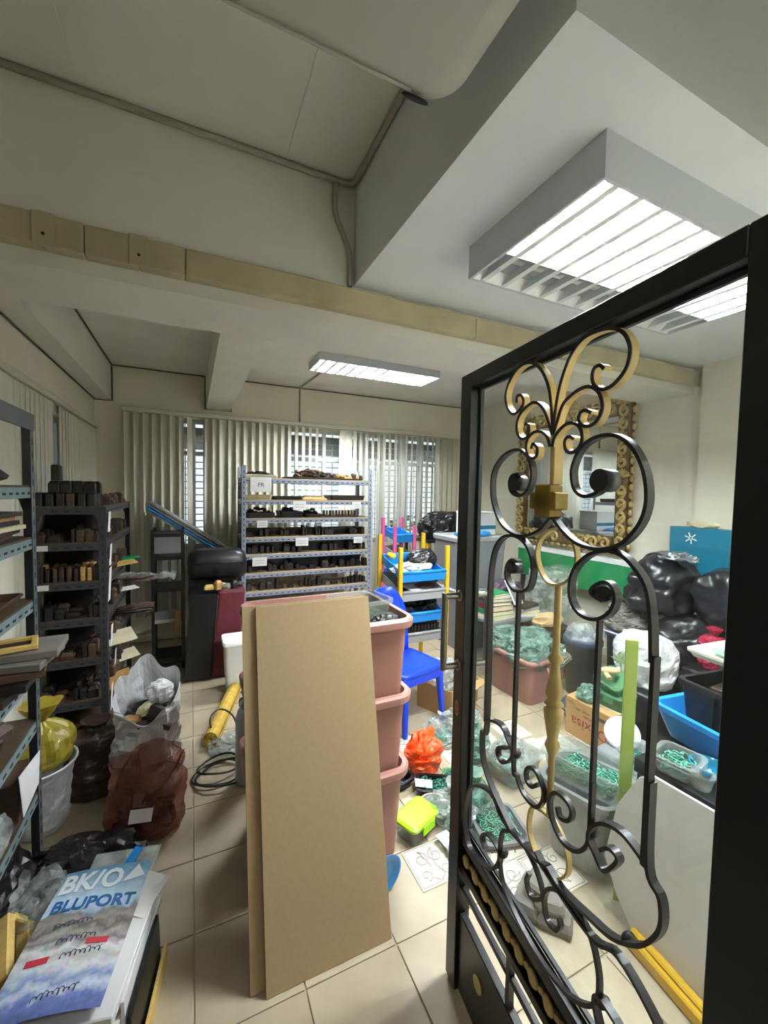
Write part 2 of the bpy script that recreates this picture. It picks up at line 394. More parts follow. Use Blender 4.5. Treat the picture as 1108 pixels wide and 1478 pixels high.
# walls
b = MB()
b.box(XL - .15, YB, 0, XR + .15, YB + .15, .95).box(XL - .15, YB, 2.33, XR + .15, YB + .15, 3.3)
b.box(XL - .15, YB, .95, -.12, YB + .15, 2.33).box(.16, YB, .95, .98, YB + .15, 2.33).box(3.12, YB, .95, XR + .15, YB + .15, 2.33)
struct('wall_back', b, M['wall'])
b = MB()
b.box(XL - .15, -1.6, 0, XL, YB, .95).box(XL - .15, -1.6, 2.1, XL, YB, 3.3).box(XL - .15, -1.6, .95, XL, 3.2, 2.1).box(XL - .15, 3.85, .95, XL, YB, 2.1)
struct('wall_left', b, M['wall'])
struct('wall_right', MB().box(XR, -1.6, 0, XR + .15, YB, 3.3), M['wall'])
struct('trim_pilaster', MB().box(XR - .07, .2, 0, XR, 1.95, ZS), M['wall'])
b = MB().box(.74, .05, 0, XR, .2, 3.3)
struct('wall_front', b, M['wall'])
struct('wall_hall', MB().box(XL - .15, -1.75, 0, XR + .15, -1.6, 3.3), M['wall'])
# ceilings and beams
struct('ceiling', MB().box(XL - .15, 2.44, ZC, XR + .15, YB + .15, 3.35), M['ceil'])
nc = struct('ceiling_near', MB().box(XL - .15, -1.7, ZN, XR + .15, 2.1, 3.35), M['ceil'])
for x in (-.4, 0.0, .415):
    build('joint_strip', MB().box(x - .006, .2, ZN - .004, x + .006, 2.05, ZN), M['ceil'], nc)
struct('trim_soffit', MB().box(.76, .69, ZS, XR, 2.05, ZN), M['soffit'])
struct('trim_cross_beam', MB().box(XL, 2.05, ZB, XR, 2.46, ZN), M['ceil'])
struct('trim_ceiling_beam', MB().box(.145, 2.46, ZB, .385, YB, ZC), M['ceil'])
struct('trim_left_beam', MB().box(XL, 2.46, ZB, -.71, YB, ZC), M['ceil'])
bb = struct('baseboard_back', MB().box(XL, YB - .012, 0, XR, YB, .08), M['wall'])
struct('baseboard_right', MB().box(XR - .012, 1.96, 0, XR, YB - .02, .08), M['wall'])

# windows in the back wall: frame, transom, mullions, panes; security grille outside
def window(n, x0, x1, z0, z1, y, T=None):
    w_ = bpy.data.objects.new('window_%d' % n, None); COL.objects.link(w_); w_['kind'] = 'structure'
    if T is not None: w_.matrix_world = T
    f = MB(); t = .045; xm = (x0 + x1) / 2; zt = z1 - .38
    f.box(x0, y, z0, x0 + t, y + .05, z1).box(x1 - t, y, z0, x1, y + .05, z1).box(x0 + t, y, z0, x1 - t, y + .05, z0 + t).box(x0 + t, y, z1 - t, x1 - t, y + .05, z1)
    build('window_frame', f, M['winframe'], w_)
    build('transom', MB().box(x0 + t, y + .003, zt, x1 - t, y + .047, zt + .04), M['winframe'], w_)
    build('mullion', MB().box(xm - .02, y + .003, z0 + t, xm + .02, y + .047, zt), M['winframe'], w_)
    build('mullion', MB().box(xm - .02, y + .003, zt + .04, xm + .02, y + .047, z1 - t), M['winframe'], w_)
    for a, c in ((x0 + t, xm - .02), (xm + .02, x1 - t)):
        for d, e in ((z0 + t, zt), (zt + .04, z1 - t)):
            build('pane', MB().box(a, y + .02, d, c, y + .025, e), M['winglass'], w_)
    build('window_sill', MB().box(x0 - .02, y - .06, z0 - .02, x1 + .02, y + .05, z0), M['winframe'], w_)
    g = MB()
    zz = z0 + .07
    while zz < z1: g.tube([(x0, y + .12, zz), (x1, y + .12, zz)], .006, 4); zz += .072
    xx = x0 + .06
    while xx < x1: g.tube([(xx, y + .12, z0), (xx, y + .12, z1)], .006, 4); xx += .095
    build('security_grille', g, M['winframe'], w_, kind='stuff')
    return w_
WX = [(-.12, .16), (.98, 1.96), (1.96, 2.54), (2.54, 3.12)]
for k, (a_, b_) in enumerate(WX): window(k + 1, a_, b_, .95, 2.33, YB + .05)
window(5, 3.2, 3.85, .95, 2.1, -XL + .05, Matrix.Rotation(PI / 2, 4, 'Z'))
# outside: canopy over the windows, wall added to darken the left window, shrubs
struct('trim_canopy', MB().box(-2.5, YB + .16, 2.18, 6, YB + 1.9, 2.26), M['concrete'])
struct('trim_darkening_wall', MB().box(-2.6, 1.0, -.2, -2.4, 7.5, 3.2), M['concrete'])
struct('trim_yard', MB().box(-2.4, YB + .2, -.3, 7, 9, -.2), M['concrete'])
for k, (x, y, h) in enumerate([(1.9, 6.9, 1.25), (3.9, 7.1, 1.4), (6.0, 6.8, 1.3), (-.1, 7.0, 1.0)]):
    c = chips(420, .75, .4, .0, h, .07, 30 + k, 1.6)
    t = thing('shrub', ['green shrub outside behind the tall grey shelving rack', 'green shrub outside behind the coloured tray organizers', 'green shrub outside beyond the right end of the back windows', 'green shrub outside behind the leaning framed panels'][k], 'shrub', (x, y, -.2))
    build('foliage', c, M['darkgreen'], t, kind='stuff'); build('stem', MB().tube([(0, 0, 0), (.03, 0, h * .6)], .03, 6), M['wood2'], t)

# vertical blinds, every slat its own piece
def slat_mb(wd, h): return MB().strip([(-wd / 2, 0, 0), (-wd / 4, .004, 0), (0, .0055, 0), (wd / 4, .004, 0), (wd / 2, 0, 0)], (0, 0, 1), h, .0016)
bl = thing('vertical_blind', 'long cream vertical blind covering the back windows', 'blind', (1.4, 4.76, 0.27))
build('head_rail', MB().box(-2.01, -.02, 2.065, 2.01, .02, 2.105), M['rail'], bl, bevel=.004)
sl = None; x = -.57; k = 0
while x < 3.39:
    gap = (0.045 < x < .125) or (1.36 < x < 1.60)
    if not gap:
        a = 60 if x < .05 else (54 if x < 1.36 else (14 if x < 1.79 else 44))
        if k % 17 == 11: a -= 20
        a += rnd.uniform(-4, 4); tl = .012 if .1 < x < .2 else rnd.uniform(-.004, .004)
        if sl is None: sl = build('slat', slat_mb(.089, 2.05), M['blind'], bl); o = sl
        else: o = sl.copy(); COL.objects.link(o)
        o.location = (x - 1.4, 0, 1.035); o.rotation_euler = (0, tl, math.radians(a))
    x += .0795; k += 1
bl2 = thing('vertical_blind', 'shorter cream vertical blind on the left wall above the racks', 'blind', (XL + .022, 3.3, .27))
build('head_rail', MB().box(-.018, -1.9, 1.885, .02, 1.5, 1.92), M['rail'], bl2, bevel=.004)
y = 1.45
while y < 4.75:
    if not (3.36 < y < 3.52):
        o = build('slat', slat_mb(.089, 1.87), M['blind'], bl2) if y < 1.5 else o.copy()
        if y >= 1.5: COL.objects.link(o)
        o.location = (0, y - 3.3, .945); o.rotation_euler = (0, 0, math.radians(90 + rnd.uniform(-3, 5)))
    y += .0795

# trunking, conduits and cables
tk = thing('cable_trunking', 'aged cream cable trunking along the front of the cross beam', 'trunking', (0, 2.05, 2.5))
xs = [XL + .003, -.505, -.375, -.19, -.02, 1.5, XR - .003]
for a, c in zip(xs, xs[1:]):
    build('trunking_length', MB().box(a + .0015, -.055, 0, c - .0015, -.0005, .115), M['trunk'], tk, bevel=.004)
for x in (-.5, -.19):
    build('joint_cover', MB().box(x - .035, -.061, -.004, x + .035, -.0555, .119), M['trunk'], tk, bevel=.002)
for x in (-.5, -.19):
    build('screw', MB().lathe([(.006, 0), (.006, .003), (.002, .004)], 8, T=Matrix.Translation((x, -.061, .04)) @ Matrix.Rotation(PI / 2, 4, 'X')), M['dark'], tk)
def run(name, pts, r, m, label, cat='conduit', sub=1, parent=None):
    o = build(name, MB().tube(pts if sub == 1 else smooth_path(pts, sub), r, 8), m, parent)
    return tag(o, label, cat)
run('conduit', [(XL + .02, 2.035, ZN - .016), (.70, 2.035, ZN - .016), (.735, 2.02, ZN - .016), (.745, 1.98, ZN - .016), (.745, .3, ZN - .016)], .014, M['pipe'], 'thin painted conduit round the edge of the near ceiling bay')
run('conduit', [(.655, 2.035, ZN - .03), (.655, 2.035, 2.98), (.71, 2.037, 2.86), (.735, 2.037, 2.78), (.735, 2.037, 2.64)], .013, M['pipe'], 'vertical bent conduit dropping from ceiling to trunking beside the soffit', sub=4)
run('conduit', [(1.15, YB - .01, 2.38), (1.15, YB - .01, ZC - .012), (1.15, YB - .06, ZC - .012), (1.2, 3.9, ZC - .012)], .011, M['pipe'], 'slim conduit up the back wall towards the far ceiling light')
run('cable', [(-.7, 2.55, ZC - .007), (-.7, 4.83, ZC - .007), (.13, 4.84, ZC - .007), (.135, 4.84, ZB - .006), (.395, 4.84, ZB - .006), (.395, 4.84, ZC - .007), (3.7, 4.84, ZC - .007)], .006, M['cable'], 'dark cable following the back ceiling edge and beam end', 'cable')
run('cable', [(-.70, 4.838, ZC - .02), (-.70, 4.838, ZB - .006), (XL + .008, 4.838, ZB - .006), (XL + .008, 2.5, ZB - .008)], .006, M['cable'], 'dark cable under the beam along the left wall', 'cable')
run('cable', [(2.2, 2.0, ZS - .006), (2.2, 1.78, ZS - .006), (2.05, 1.7, ZS - .006), (2.05, 1.52, ZS - .006)], .005, M['pipe'], 'short cable between trunking and the near ceiling light', 'cable')
run('conduit', [(2.48, 1.0, ZS - .02), (3.7, 1.0, ZS - .02)], .02, M['pipe'], 'pale conduit running right from the near ceiling light')

# ------------------------------------------------------------------ ceiling lights (lamp light stays in this builder)
def louver_light(name, label, x0, x1, y0, y1, z0, z1, rows, lit, glow, nb):
    t = thing(name, label, 'ceiling light', ((x0 + x1) / 2, (y0 + y1) / 2, z0))
    hx, hy, h = (x1 - x0) / 2, (y1 - y0) / 2, z1 - z0
    f = MB().box(-hx, -hy, 0, -hx + .012, hy, h).box(hx - .012, -hy, 0, hx, hy, h).box(-hx + .012, -hy, 0, hx - .012, -hy + .012, h).box(-hx + .012, hy - .012, 0, hx - .012, hy, h)
    f.box(-hx + .012, -hy + .012, h - .012, hx - .012, hy - .012, h - .001)
    build('lamp_housing', f, M['lampbody'], t)
    rw = (2 * hy - .024) / rows; lh = min(.04, h * .5)
    for r in range(rows):
        yc = -hy + .012 + rw * (r + .5); lv = MB()
        for s_ in (-1, 1):   # V-shaped trough sides
            ya = yc + s_ * (rw / 2 - .0005); yb = yc + s_ * (rw / 2 - rw * .17)
            lv.add([(-hx + .013, ya, .002), (hx - .013, ya, .002), (hx - .013, yb, lh), (-hx + .013, yb, lh)], [(0, 1, 2, 3)])
        build('trough', lv, M['alu'], t)
        if r < rows - 1: build('row_divider', MB().box(-hx + .013, yc + rw / 2 - .003, .004, hx - .013, yc + rw / 2 + .003, h - .0125), M['alu'], t)
        for k in range(nb):
            x = -hx + .012 + (2 * hx - .024) * (k + .5) / nb
            bd = MB().add([(x - .013, yc - rw / 2 + .002, .002), (x + .013, yc - rw / 2 + .002, .002), (x + .013, yc + rw / 2 - .002, .002), (x - .013, yc + rw / 2 - .002, .002),
                           (x - .001, yc - rw / 2 + rw * .16, lh), (x + .001, yc - rw / 2 + rw * .16, lh), (x + .001, yc + rw / 2 - rw * .16, lh), (x - .001, yc + rw / 2 - rw * .16, lh)],
                          [(0, 1, 2, 3), (0, 1, 5, 4), (2, 3, 7, 6), (1, 2, 6, 5), (3, 0, 4, 7)])
            build('louver_blade', bd, M['alu'], t)
        tb = build('tube', MB().tube([(-hx + .03, yc, lh + .018), (hx - .03, yc, lh + .018)], .013, 10), glow if r in lit else M['white'], t)
    return t
louver_light('ceiling_light', 'large near ceiling light with three louvre rows, one of them dark', 1.08, 2.45, .855, 1.5, 2.515, ZS, 3, (0, 1), M['tube1'], 12)
louver_light('ceiling_light', 'slim far ceiling light with two lit louvre rows by the back windows', 1.0, 2.22, 3.5, 3.87, ZC - .07, ZC, 2, (0, 1), M['tube2'], 12)
hd = bpy.data.lights.new('hall_lamp', 'AREA'); hd.shape = 'RECTANGLE'; hd.size = 1.3; hd.size_y = .4; hd.energy = HALL_W
ho = bpy.data.objects.new('hall_lamp', hd); COL.objects.link(ho); ho.location = (.2, -.9, 3.1)

# ------------------------------------------------------------------ air conditioner slung under the near ceiling
ac = thing('air_conditioner', 'pale rounded air conditioner slung from the ceiling above the doorway', 'air conditioner', (-.05, .62, 2.60))
R = []
for z, g in ((.0, .09), (.012, .05), (.04, .018), (.09, 0), (.2, 0)):
    R.append(rrect(1.4 - 2 * g, .8 - 2 * g, .09, z, 6))
build('housing', MB().loft(R, True, True, True), M['ac'], ac)
build('drain_cap', MB().lathe([(.028, 0), (.03, -.004), (.024, -.006)], 16, T=Matrix.Translation((.575, .36, .012)) @ Matrix.Rotation(.55, 4, 'X') @ Matrix.Diagonal((1.3, .6, 1, 1))), M['dark'], ac)
build('hanger', MB().box(-.5, -.1, .2, -.46, .1, .55).box(.46, -.1, .2, .5, .1, .55), M['rackdark'], ac)
build('seam', MB().strip([(-.62, .34, .003), (.55, .34, .003)], (0, 1, 0), .006, .004), M['ac'], ac)

# ================================================================== OPEN GLAZED DOOR WITH WROUGHT SCROLLS
TR = {
 'GR1': [(0.437,1.737),(0.441,1.775),(0.448,1.812),(0.461,1.85),(0.482,1.885),(0.512,1.906),(0.552,1.908),(0.584,1.9),(0.606,1.885),(0.619,1.863),(0.622,1.842),(0.615,1.82),(0.598,1.804),(0.581,1.796),(0.562,1.797),(0.545,1.81),(0.54,1.826),(0.544,1.84),(0.558,1.842),(0.567,1.833)],
 'GR2': [(0.436,1.729),(0.448,1.753),(0.464,1.788),(0.492,1.804),(0.518,1.81),(0.538,1.807),(0.556,1.794),(0.566,1.775),(0.567,1.757),(0.556,1.74),(0.54,1.733),(0.522,1.736),(0.511,1.747),(0.513,1.761),(0.525,1.765),(0.541,1.758)],
 'GR3': [(0.436,1.703),(0.444,1.724),(0.467,1.742),(0.489,1.746),(0.509,1.738),(0.52,1.72),(0.519,1.703),(0.509,1.69),(0.49,1.686),(0.476,1.695),(0.474,1.712),(0.485,1.719),(0.499,1.713)],
 'GL1': [(0.436,1.737),(0.427,1.799),(0.415,1.84),(0.393,1.876),(0.365,1.9),(0.331,1.91),(0.296,1.903),(0.264,1.876),(0.254,1.848),(0.263,1.821),(0.285,1.8),(0.306,1.799),(0.325,1.81),(0.33,1.823),(0.32,1.838),(0.304,1.838),(0.303,1.823)],
 'GL2': [(0.434,1.729),(0.423,1.756),(0.402,1.791),(0.377,1.809),(0.352,1.809),(0.322,1.796),(0.307,1.774),(0.309,1.75),(0.326,1.733),(0.345,1.733),(0.355,1.746),(0.351,1.763),(0.338,1.765)],
 'GL3': [(0.429,1.704),(0.418,1.727),(0.398,1.74),(0.373,1.742),(0.352,1.73),(0.346,1.709),(0.355,1.69),(0.373,1.682),(0.387,1.69),(0.386,1.706),(0.371,1.716),(0.365,1.705)],
 'SL1': [(0.432,1.547),(0.397,1.517),(0.347,1.5),(0.298,1.5),(0.244,1.523),(0.208,1.569),(0.196,1.612),(0.203,1.661),(0.243,1.696),(0.295,1.709),(0.335,1.699),(0.36,1.669),(0.365,1.636),(0.348,1.605),(0.318,1.595),(0.288,1.605),(0.278,1.628),(0.29,1.645),(0.319,1.649)],
 'SR1': [(0.445,1.547),(0.473,1.524),(0.508,1.505),(0.546,1.498),(0.584,1.501),(0.618,1.515),(0.645,1.541),(0.66,1.569),(0.664,1.602),(0.656,1.642),(0.637,1.677),(0.612,1.7),(0.581,1.711),(0.544,1.708),(0.514,1.692),(0.497,1.665),(0.493,1.641),(0.502,1.612),(0.525,1.598),(0.55,1.601),(0.568,1.612),(0.569,1.631),(0.557,1.646)],
 'SL2': [(0.199,1.318),(0.203,1.393),(0.22,1.451),(0.255,1.485),(0.299,1.495),(0.34,1.487),(0.368,1.462),(0.38,1.431),(0.375,1.392),(0.354,1.368),(0.31,1.36),(0.279,1.382),(0.277,1.412),(0.298,1.434),(0.323,1.433)],
 'SR2': [(0.687,1.328),(0.681,1.405),(0.669,1.452),(0.643,1.481),(0.617,1.496),(0.584,1.498),(0.543,1.482),(0.512,1.452),(0.5,1.419),(0.505,1.384),(0.53,1.363),(0.568,1.364),(0.599,1.385),(0.611,1.412),(0.605,1.433),(0.588,1.44),(0.565,1.428),(0.556,1.412),(0.584,1.404)],
 'Lout': [(0.199,1.356),(0.204,0.962),(0.184,0.926),(0.182,0.885),(0.193,0.843),(0.226,0.807),(0.277,0.778),(0.332,0.753)],
 'Lhook': [(0.204,0.962),(0.241,0.985),(0.281,0.991),(0.304,0.974),(0.327,0.952),(0.318,0.925),(0.286,0.899),(0.262,0.907),(0.269,0.929),(0.299,0.945)],
 'Lin': [(0.325,1.358),(0.328,0.94),(0.344,0.903),(0.366,0.879),(0.399,0.874),(0.423,0.882),(0.439,0.905),(0.443,0.931),(0.431,0.95),(0.412,0.961),(0.391,0.955),(0.379,0.935),(0.384,0.917),(0.403,0.916),(0.423,0.936)],
 'Rin': [(0.576,1.048),(0.575,0.942),(0.562,0.901),(0.532,0.875),(0.498,0.871),(0.47,0.894),(0.463,0.929),(0.48,0.958),(0.51,0.964),(0.528,0.952),(0.521,0.928),(0.496,0.915),(0.486,0.93)],
 'Rout': [(0.695,1.132),(0.698,0.989),(0.722,0.958),(0.725,0.912),(0.704,0.864),(0.679,0.833),(0.638,0.801),(0.591,0.786),(0.513,0.768),(0.467,0.778)],
 'Rhook': [(0.698,0.989),(0.675,1.0),(0.645,1.006),(0.611,0.994),(0.584,0.967),(0.575,0.936),(0.591,0.92),(0.612,0.905),(0.631,0.928),(0.642,0.954),(0.623,0.957),(0.604,0.937)],
 'Lbig': [(0.467,0.778),(0.418,0.761),(0.3,0.752),(0.242,0.781),(0.166,0.751),(0.118,0.698),(0.096,0.608),(0.118,0.542),(0.162,0.535),(0.24,0.566),(0.28,0.615),(0.285,0.652),(0.257,0.66),(0.22,0.65),(0.198,0.619),(0.215,0.603)],
 'low1': [(0.613,0.652),(0.593,0.612),(0.541,0.568),(0.461,0.545),(0.374,0.55),(0.31,0.578),(0.287,0.621),(0.289,0.703),(0.32,0.741),(0.362,0.757),(0.419,0.741),(0.452,0.702),(0.443,0.679),(0.413,0.656),(0.395,0.675),(0.404,0.706)],
 'low2': [(0.613,0.652),(0.61,0.701),(0.586,0.75),(0.547,0.764),(0.496,0.752),(0.465,0.722),(0.457,0.687),(0.469,0.657),(0.497,0.663),(0.509,0.686),(0.504,0.697)],
 'ring': [(0.443,1.526),(0.398,1.503),(0.382,1.469),(0.391,1.433),(0.417,1.406),(0.45,1.403),(0.485,1.421),(0.503,1.453),(0.504,1.482),(0.486,1.513),(0.443,1.526)],
 'ring2': [(0.396,0.857),(0.388,0.807),(0.406,0.772),(0.439,0.752),(0.477,0.76),(0.511,0.796),(0.518,0.831),(0.503,0.863),(0.466,0.884),(0.421,0.875)],
}
# door-local axes: x along the leaf towards the hinge (s), y across the leaf (towards the camera side), z up
dux, duy = -.130, -.9915
door = bpy.data.objects.new('door_1', None); COL.objects.link(door); door['kind'] = 'structure'
door['label'] = 'open black steel door with glass and black and gold scrollwork'
_m = Matrix.Identity(4)
_m.col[0] = Vector((dux, duy, 0, 0)); _m.col[1] = Vector((-duy, dux, 0, 0)); _m.col[2] = Vector((0, 0, 1, 0)); _m.col[3] = Vector((.785, 1.09, 0, 1))
door.matrix_world = _m
def dbuild(name, mb, m, parent, **kw):   # meshes below are written with y towards the camera side
    mb.v = [(a, -b, c) for a, b, c in mb.v]; return build(name, mb, m, parent, **kw)
FT, DW, TZ = .024, .90, 1.957
for (n_, x0, z0, x1, z1, y0) in (('frame_stile', .018, .012, .078, TZ, -FT), ('frame_stile', .796, .012, DW, TZ, -FT), ('frame_rail', .078, 1.915, .796, TZ, -FT),
                            ('frame_rail', .078, .50, .796, .532, -.012), ('frame_rail', .078, .405, .796, .43, -.012), ('frame_rail', .078, .345, .796, .36, -.008)):
    dbuild(n_, MB().box(x0, y0, z0, x1, -y0, z1), M['black'], door, bevel=.002)
for x0 in (.32, .57): dbuild('short_bar', MB().box(x0, -.008, .27, x0 + .016, .008, .405), M['black'], door)
dbuild('kick_panel', MB().box(.078, -.012, .02, .796, .012, .27), M['black'], door, bevel=.003)
dbuild('lock_plate', MB().lathe([(.022, 0), (.022, .004), (.018, .006)], 18, T=Matrix.Translation((.198, .012, .175)) @ Matrix.Rotation(-PI / 2, 4, 'X')), M['gold'], door)
dbuild('glass_pane', MB().box(.0785, -.021, .541, .7955, -.016, 1.9145), M['glass'], door)
gb = MB()
for x0, z0, x1, z1 in ((.0785, .541, .088, 1.9145), (.786, .541, .7955, 1.9145), (.088, 1.906, .786, 1.9145), (.088, .541, .786, .55)):
    gb.box(x0, -.0155, z0, x1, -.006, z1)
dbuild('glazing_bead', gb, M['rackdark'], door)
def bar(name, key, m, wd=.015, th=.006, y=.0125):
    pts = [(s, y, z) for s, _, z in smooth_path([(a, 0, b) for a, b in TR[key]], 5)]
    return dbuild(name, MB().strip(pts, (0, 1, 0), wd, th), m, door)
for k in ('GL1', 'GL2', 'GL3', 'GR1', 'GR2', 'GR3'): bar('gold_scroll', k, M['gold'], .016, .006); bar('dark_front_edge', k, M['iron'], .0024, .0068, .0219)
for k in ('SL1', 'SR1', 'SL2', 'SR2'): bar('black_scroll', k, M['iron'], .0155, .007)
for k in ('Lout', 'Rout', 'Lhook', 'Rhook', 'Lbig'): bar('black_scroll', k, M['iron'], .0155, .007)
for k in ('Lin', 'Rin', 'low1', 'low2'): bar('black_scroll', k, M['iron'], .010, .008)
TR['Rbig'] = [(.893 - a, b) for a, b in TR['Lbig'] if .893 - a < .80]
bar('black_scroll', 'Rbig', M['iron'], .0155, .007)
for (s_, z_, r_) in ((.565, 1.628, .022), (.297, 1.627, .02), (.297, 1.412, .014), (.583, 1.417, .014)):   # solid scroll eyes
    dbuild('scroll_eye', MB().lathe([(r_, -.011), (r_, .021)], 16, T=Matrix.Translation((s_, 0, z_)) @ Matrix.Rotation(-PI / 2, 4, 'X')), M['iron'], door)
for s_, z0, z1 in ((.199, .96, 1.33), (.690, .985, 1.34), (.327, .94, 1.362), (.575, .94, 1.364)):
    w_ = .004 if s_ in (.199, .690) else .0035
    dbuild('upright_bar', MB().box(s_ - w_, .0055 if w_ == .004 else .0075, z0, s_ + w_, .0195 if w_ == .004 else .0175, z1), M['iron'], door)
for k in ('ring', 'ring2'):
    pts = smooth_path([(a, .006, b) for a, b in (TR[k][:-1] if k == 'ring' else TR[k])], 5, closed=True)
    dbuild('gold_ring', MB().strip(pts, (0, 1, 0), .012, .005, closed=True), M['gold'], door)
dbuild('gold_stem', MB().box(.425, -.009, 1.62, .439, .018, 1.75), M['gold'], door, bevel=.002)
cx, cz = .422, 1.586
x = MB()
for (hx_, hz_) in ((.042, .019), (.0245, .036)): x.box(cx - hx_, -.004, cz - hz_, cx + hx_, .034, cz + hz_)
dbuild('cross_boss', x, M['golddark'], door, bevel=.003)
prof = [(.007, .885), (.007, 1.02), (.011, 1.03), (.0165, 1.045), (.011, 1.06), (.012, 1.066), (.019, 1.105), (.021, 1.125), (.012, 1.132), (.021, 1.139), (.013, 1.147), (.019, 1.162), (.012, 1.20), (.009, 1.225), (.0165, 1.24), (.009, 1.252), (.0075, 1.27), (.0075, 1.403)]
dbuild('gold_baluster', MB().lathe([(r, z) for r, z in prof], 14, at=(.452, .004, 0)), M['gold'], door)
tb = MB(); n_ = 14
for k in range(n_):
    s_ = .105 + (.69) * k / (n_ - 1)
    T = Matrix.Translation((s_, .008, .4625)) @ Matrix.Rotation(.22, 4, 'Y') @ Matrix.Rotation(.2, 4, 'Z')
    tb.sphere((0, 0, 0), (.0215, .010, .0125), 8, 6, T)
    if k < n_ - 1: tb.sphere((s_ + .345 / (n_ - 1), .006, .4625), (.011, .006, .006), 7, 5)
dbuild('twisted_gold_bar', tb, M['gold'], door)
dbuild('twist_backing', MB().box(.0785, -.012, .431, .7955, -.003, .4945), M['black'], door)
for s_, z_ in ((.327, .945), (.575, .945), (.29, .65), (.617, .645), (.24, .775), (.66, .82)):
    dbuild('collar', MB().sphere((s_, .005, z_), (.009, .014, .012), 10, 6), M['iron'], door)
for sg in (1, -1):
    h = MB().tube(smooth_path([(.046, sg * .018, 1.28), (.046, sg * .068, 1.28), (.046, sg * .075, 1.27), (.046, sg * .075, 1.07), (.046, sg * .068, 1.06), (.046, sg * .018, 1.06)], 5), .010, 10)
    for z_ in (1.28, 1.06): h.lathe([(.018, .020), (.018, .026), (.012, .03)], 14, T=Matrix.Translation((.046, 0, z_)) @ Matrix.Rotation(-sg * PI / 2, 4, 'X'))
    dbuild('pull_handle', h, M['steel'], door)
st = dbuild('round_sticker', MB().lathe([(.017, 0), (.017, .0012)], 18, T=Matrix.Translation((.046, FT, .922)) @ Matrix.Rotation(-PI / 2, 4, 'X') @ Matrix.Diagonal((.75, 1.5, 1, 1))), M['pinkrim'], door)
dbuild('sticker_print', MB().strip([(.046 + .007 * math.cos(t * .5), FT + .0014, .922 + .014 * math.sin(t * .5)) for t in range(13)], (0, 1, 0), .001, .002), M['redink'], st)
jb = struct('trim_door_jamb', MB().box(.59, .05, 0, .68, .17, 2.2), M['black'])
for z_ in (.25, 1.0, 1.75): dbuild('hinge', MB().lathe([(.012, -.05), (.012, .05)], 12, at=(DW - .005, .03, z_)), M['black'], door)

# ================================================================== SHELVING RACKS
def rack(label, x0, x1, y0, y1, zs, top, pm, sm, deck=None, face='y', gus=True):
    t = thing('metal_rack', label, 'rack', ((x0 + x1) / 2, (y0 + y1) / 2, 0)); hx, hy = (x1 - x0) / 2, (y1 - y0) / 2
    w_, th = .036, .0025
    for sx in (-1, 1):
        for sy in (-1, 1):
            p = MB(); xa, ya = sx * hx, sy * hy
            p.box(min(xa, xa - sx * w_), min(ya, ya - sy * th), 0, max(xa, xa - sx * w_), max(ya, ya - sy * th), top)
            p.box(min(xa, xa - sx * th), min(ya - sy * th, ya - sy * w_), 0, max(xa, xa - sx * th), max(ya - sy * th, ya - sy * w_), top)
            build('post', p, pm, t)
    sl = MB()
    for z in zs:
        s_ = MB(); a, b_ = hx - .004, hy - .004
        s_.box(-a, -b_, z - .004, a, b_, z)
        s_.box(-a, -b_, z - .038, a, -b_ + .002, z - .004).box(-a, b_ - .002, z - .038, a, b_, z - .004)
        s_.box(-a, -b_ + .002, z - .038, -a + .002, b_ - .002, z - .004).box(a - .002, -b_ + .002, z - .038, a, b_ - .002, z - .004)
        build('shelf', s_, sm, t)
        if deck: build('shelf_board', MB().box(-a + .002, -b_ + .002, z + .0003, a - .002, b_ - .002, z + .008), deck, t)
        k = -a + .05
        while k < a - .05:
            for yy in (-b_ - .0006, b_ + .0006): sl.cb((k, yy, z - .021), (.026, .0008, .008))
            k += .055
        k = -b_ + .04
        while k < b_ - .04:
            for xx in (-a - .0006, a + .0006): sl.cb((xx, k, z - .021), (.0008, .026, .008))
            k += .055
    k = .06
    while k < top - .03:
        for sx in (-1, 1):
            for sy in (-1, 1):
                sl.cb((sx * (hx - .018), sy * (hy + .0005), k), (.008, .0008, .022)); sl.cb((sx * (hx + .0005), sy * (hy - .018), k), (.0008, .008, .022))
        k += .05
    build('slot_holes', sl, M['dark'], t, kind='stuff')
    if gus:
        for z in (zs[0], zs[-1]):
            for sx in (-1, 1):
                for sy in (-1, 1):
                    yy = sy * (hy + .0012); g = [(sx * hx, yy, z), (sx * (hx - .085), yy, z), (sx * (hx - .085), yy, z - .03), (sx * (hx - .05), yy, z - .045), (sx * (hx - .038), yy, z - .085), (sx * hx, yy, z - .085)]
                    g2 = [(q[0], q[1] + sy * .0016, q[2]) for q in g]
                    m_ = MB().loft([g, g2], True, True, False)
                    for q in ((.02, .02), (.065, .018), (.02, .065)): m_.cb((sx * (hx - q[0]), yy + sy * .003, z - q[1]), (.01, .004, .01))
                    build('gusset', m_, pm, t)
    return t
r1 = rack('grey slotted rack nearest the camera at the left edge', XL + .05, -.535, .55, 1.965, [1.59, 1.40, 1.165, .90, .70, .42, .12], 1.86, M['rack'], M['rackblue'], M['plydark'])
build('top_brace', MB().box(.130, -.70, 1.80, .1375, .70, 1.86), M['rack'], r1)
r2 = rack('dark grey rack behind the near left one, crammed with small wooden blocks', XL + .05, -.45, 2.835, 3.86, [1.475, 1.27, 1.045, .83, .595, .345, .13], 1.48, M['rackdark'], M['rackdark'], M['plydark'])
RZ = [1.70, 1.49, 1.313, 1.13, .966, .785, .606, .42, .2]
r3 = rack('tall pale grey rack with white cards in front of the blinds', .425, 1.745, 4.05, 4.45, RZ, 1.82, M['rackpale'], M['rackpale'], M['ply'], gus=False)
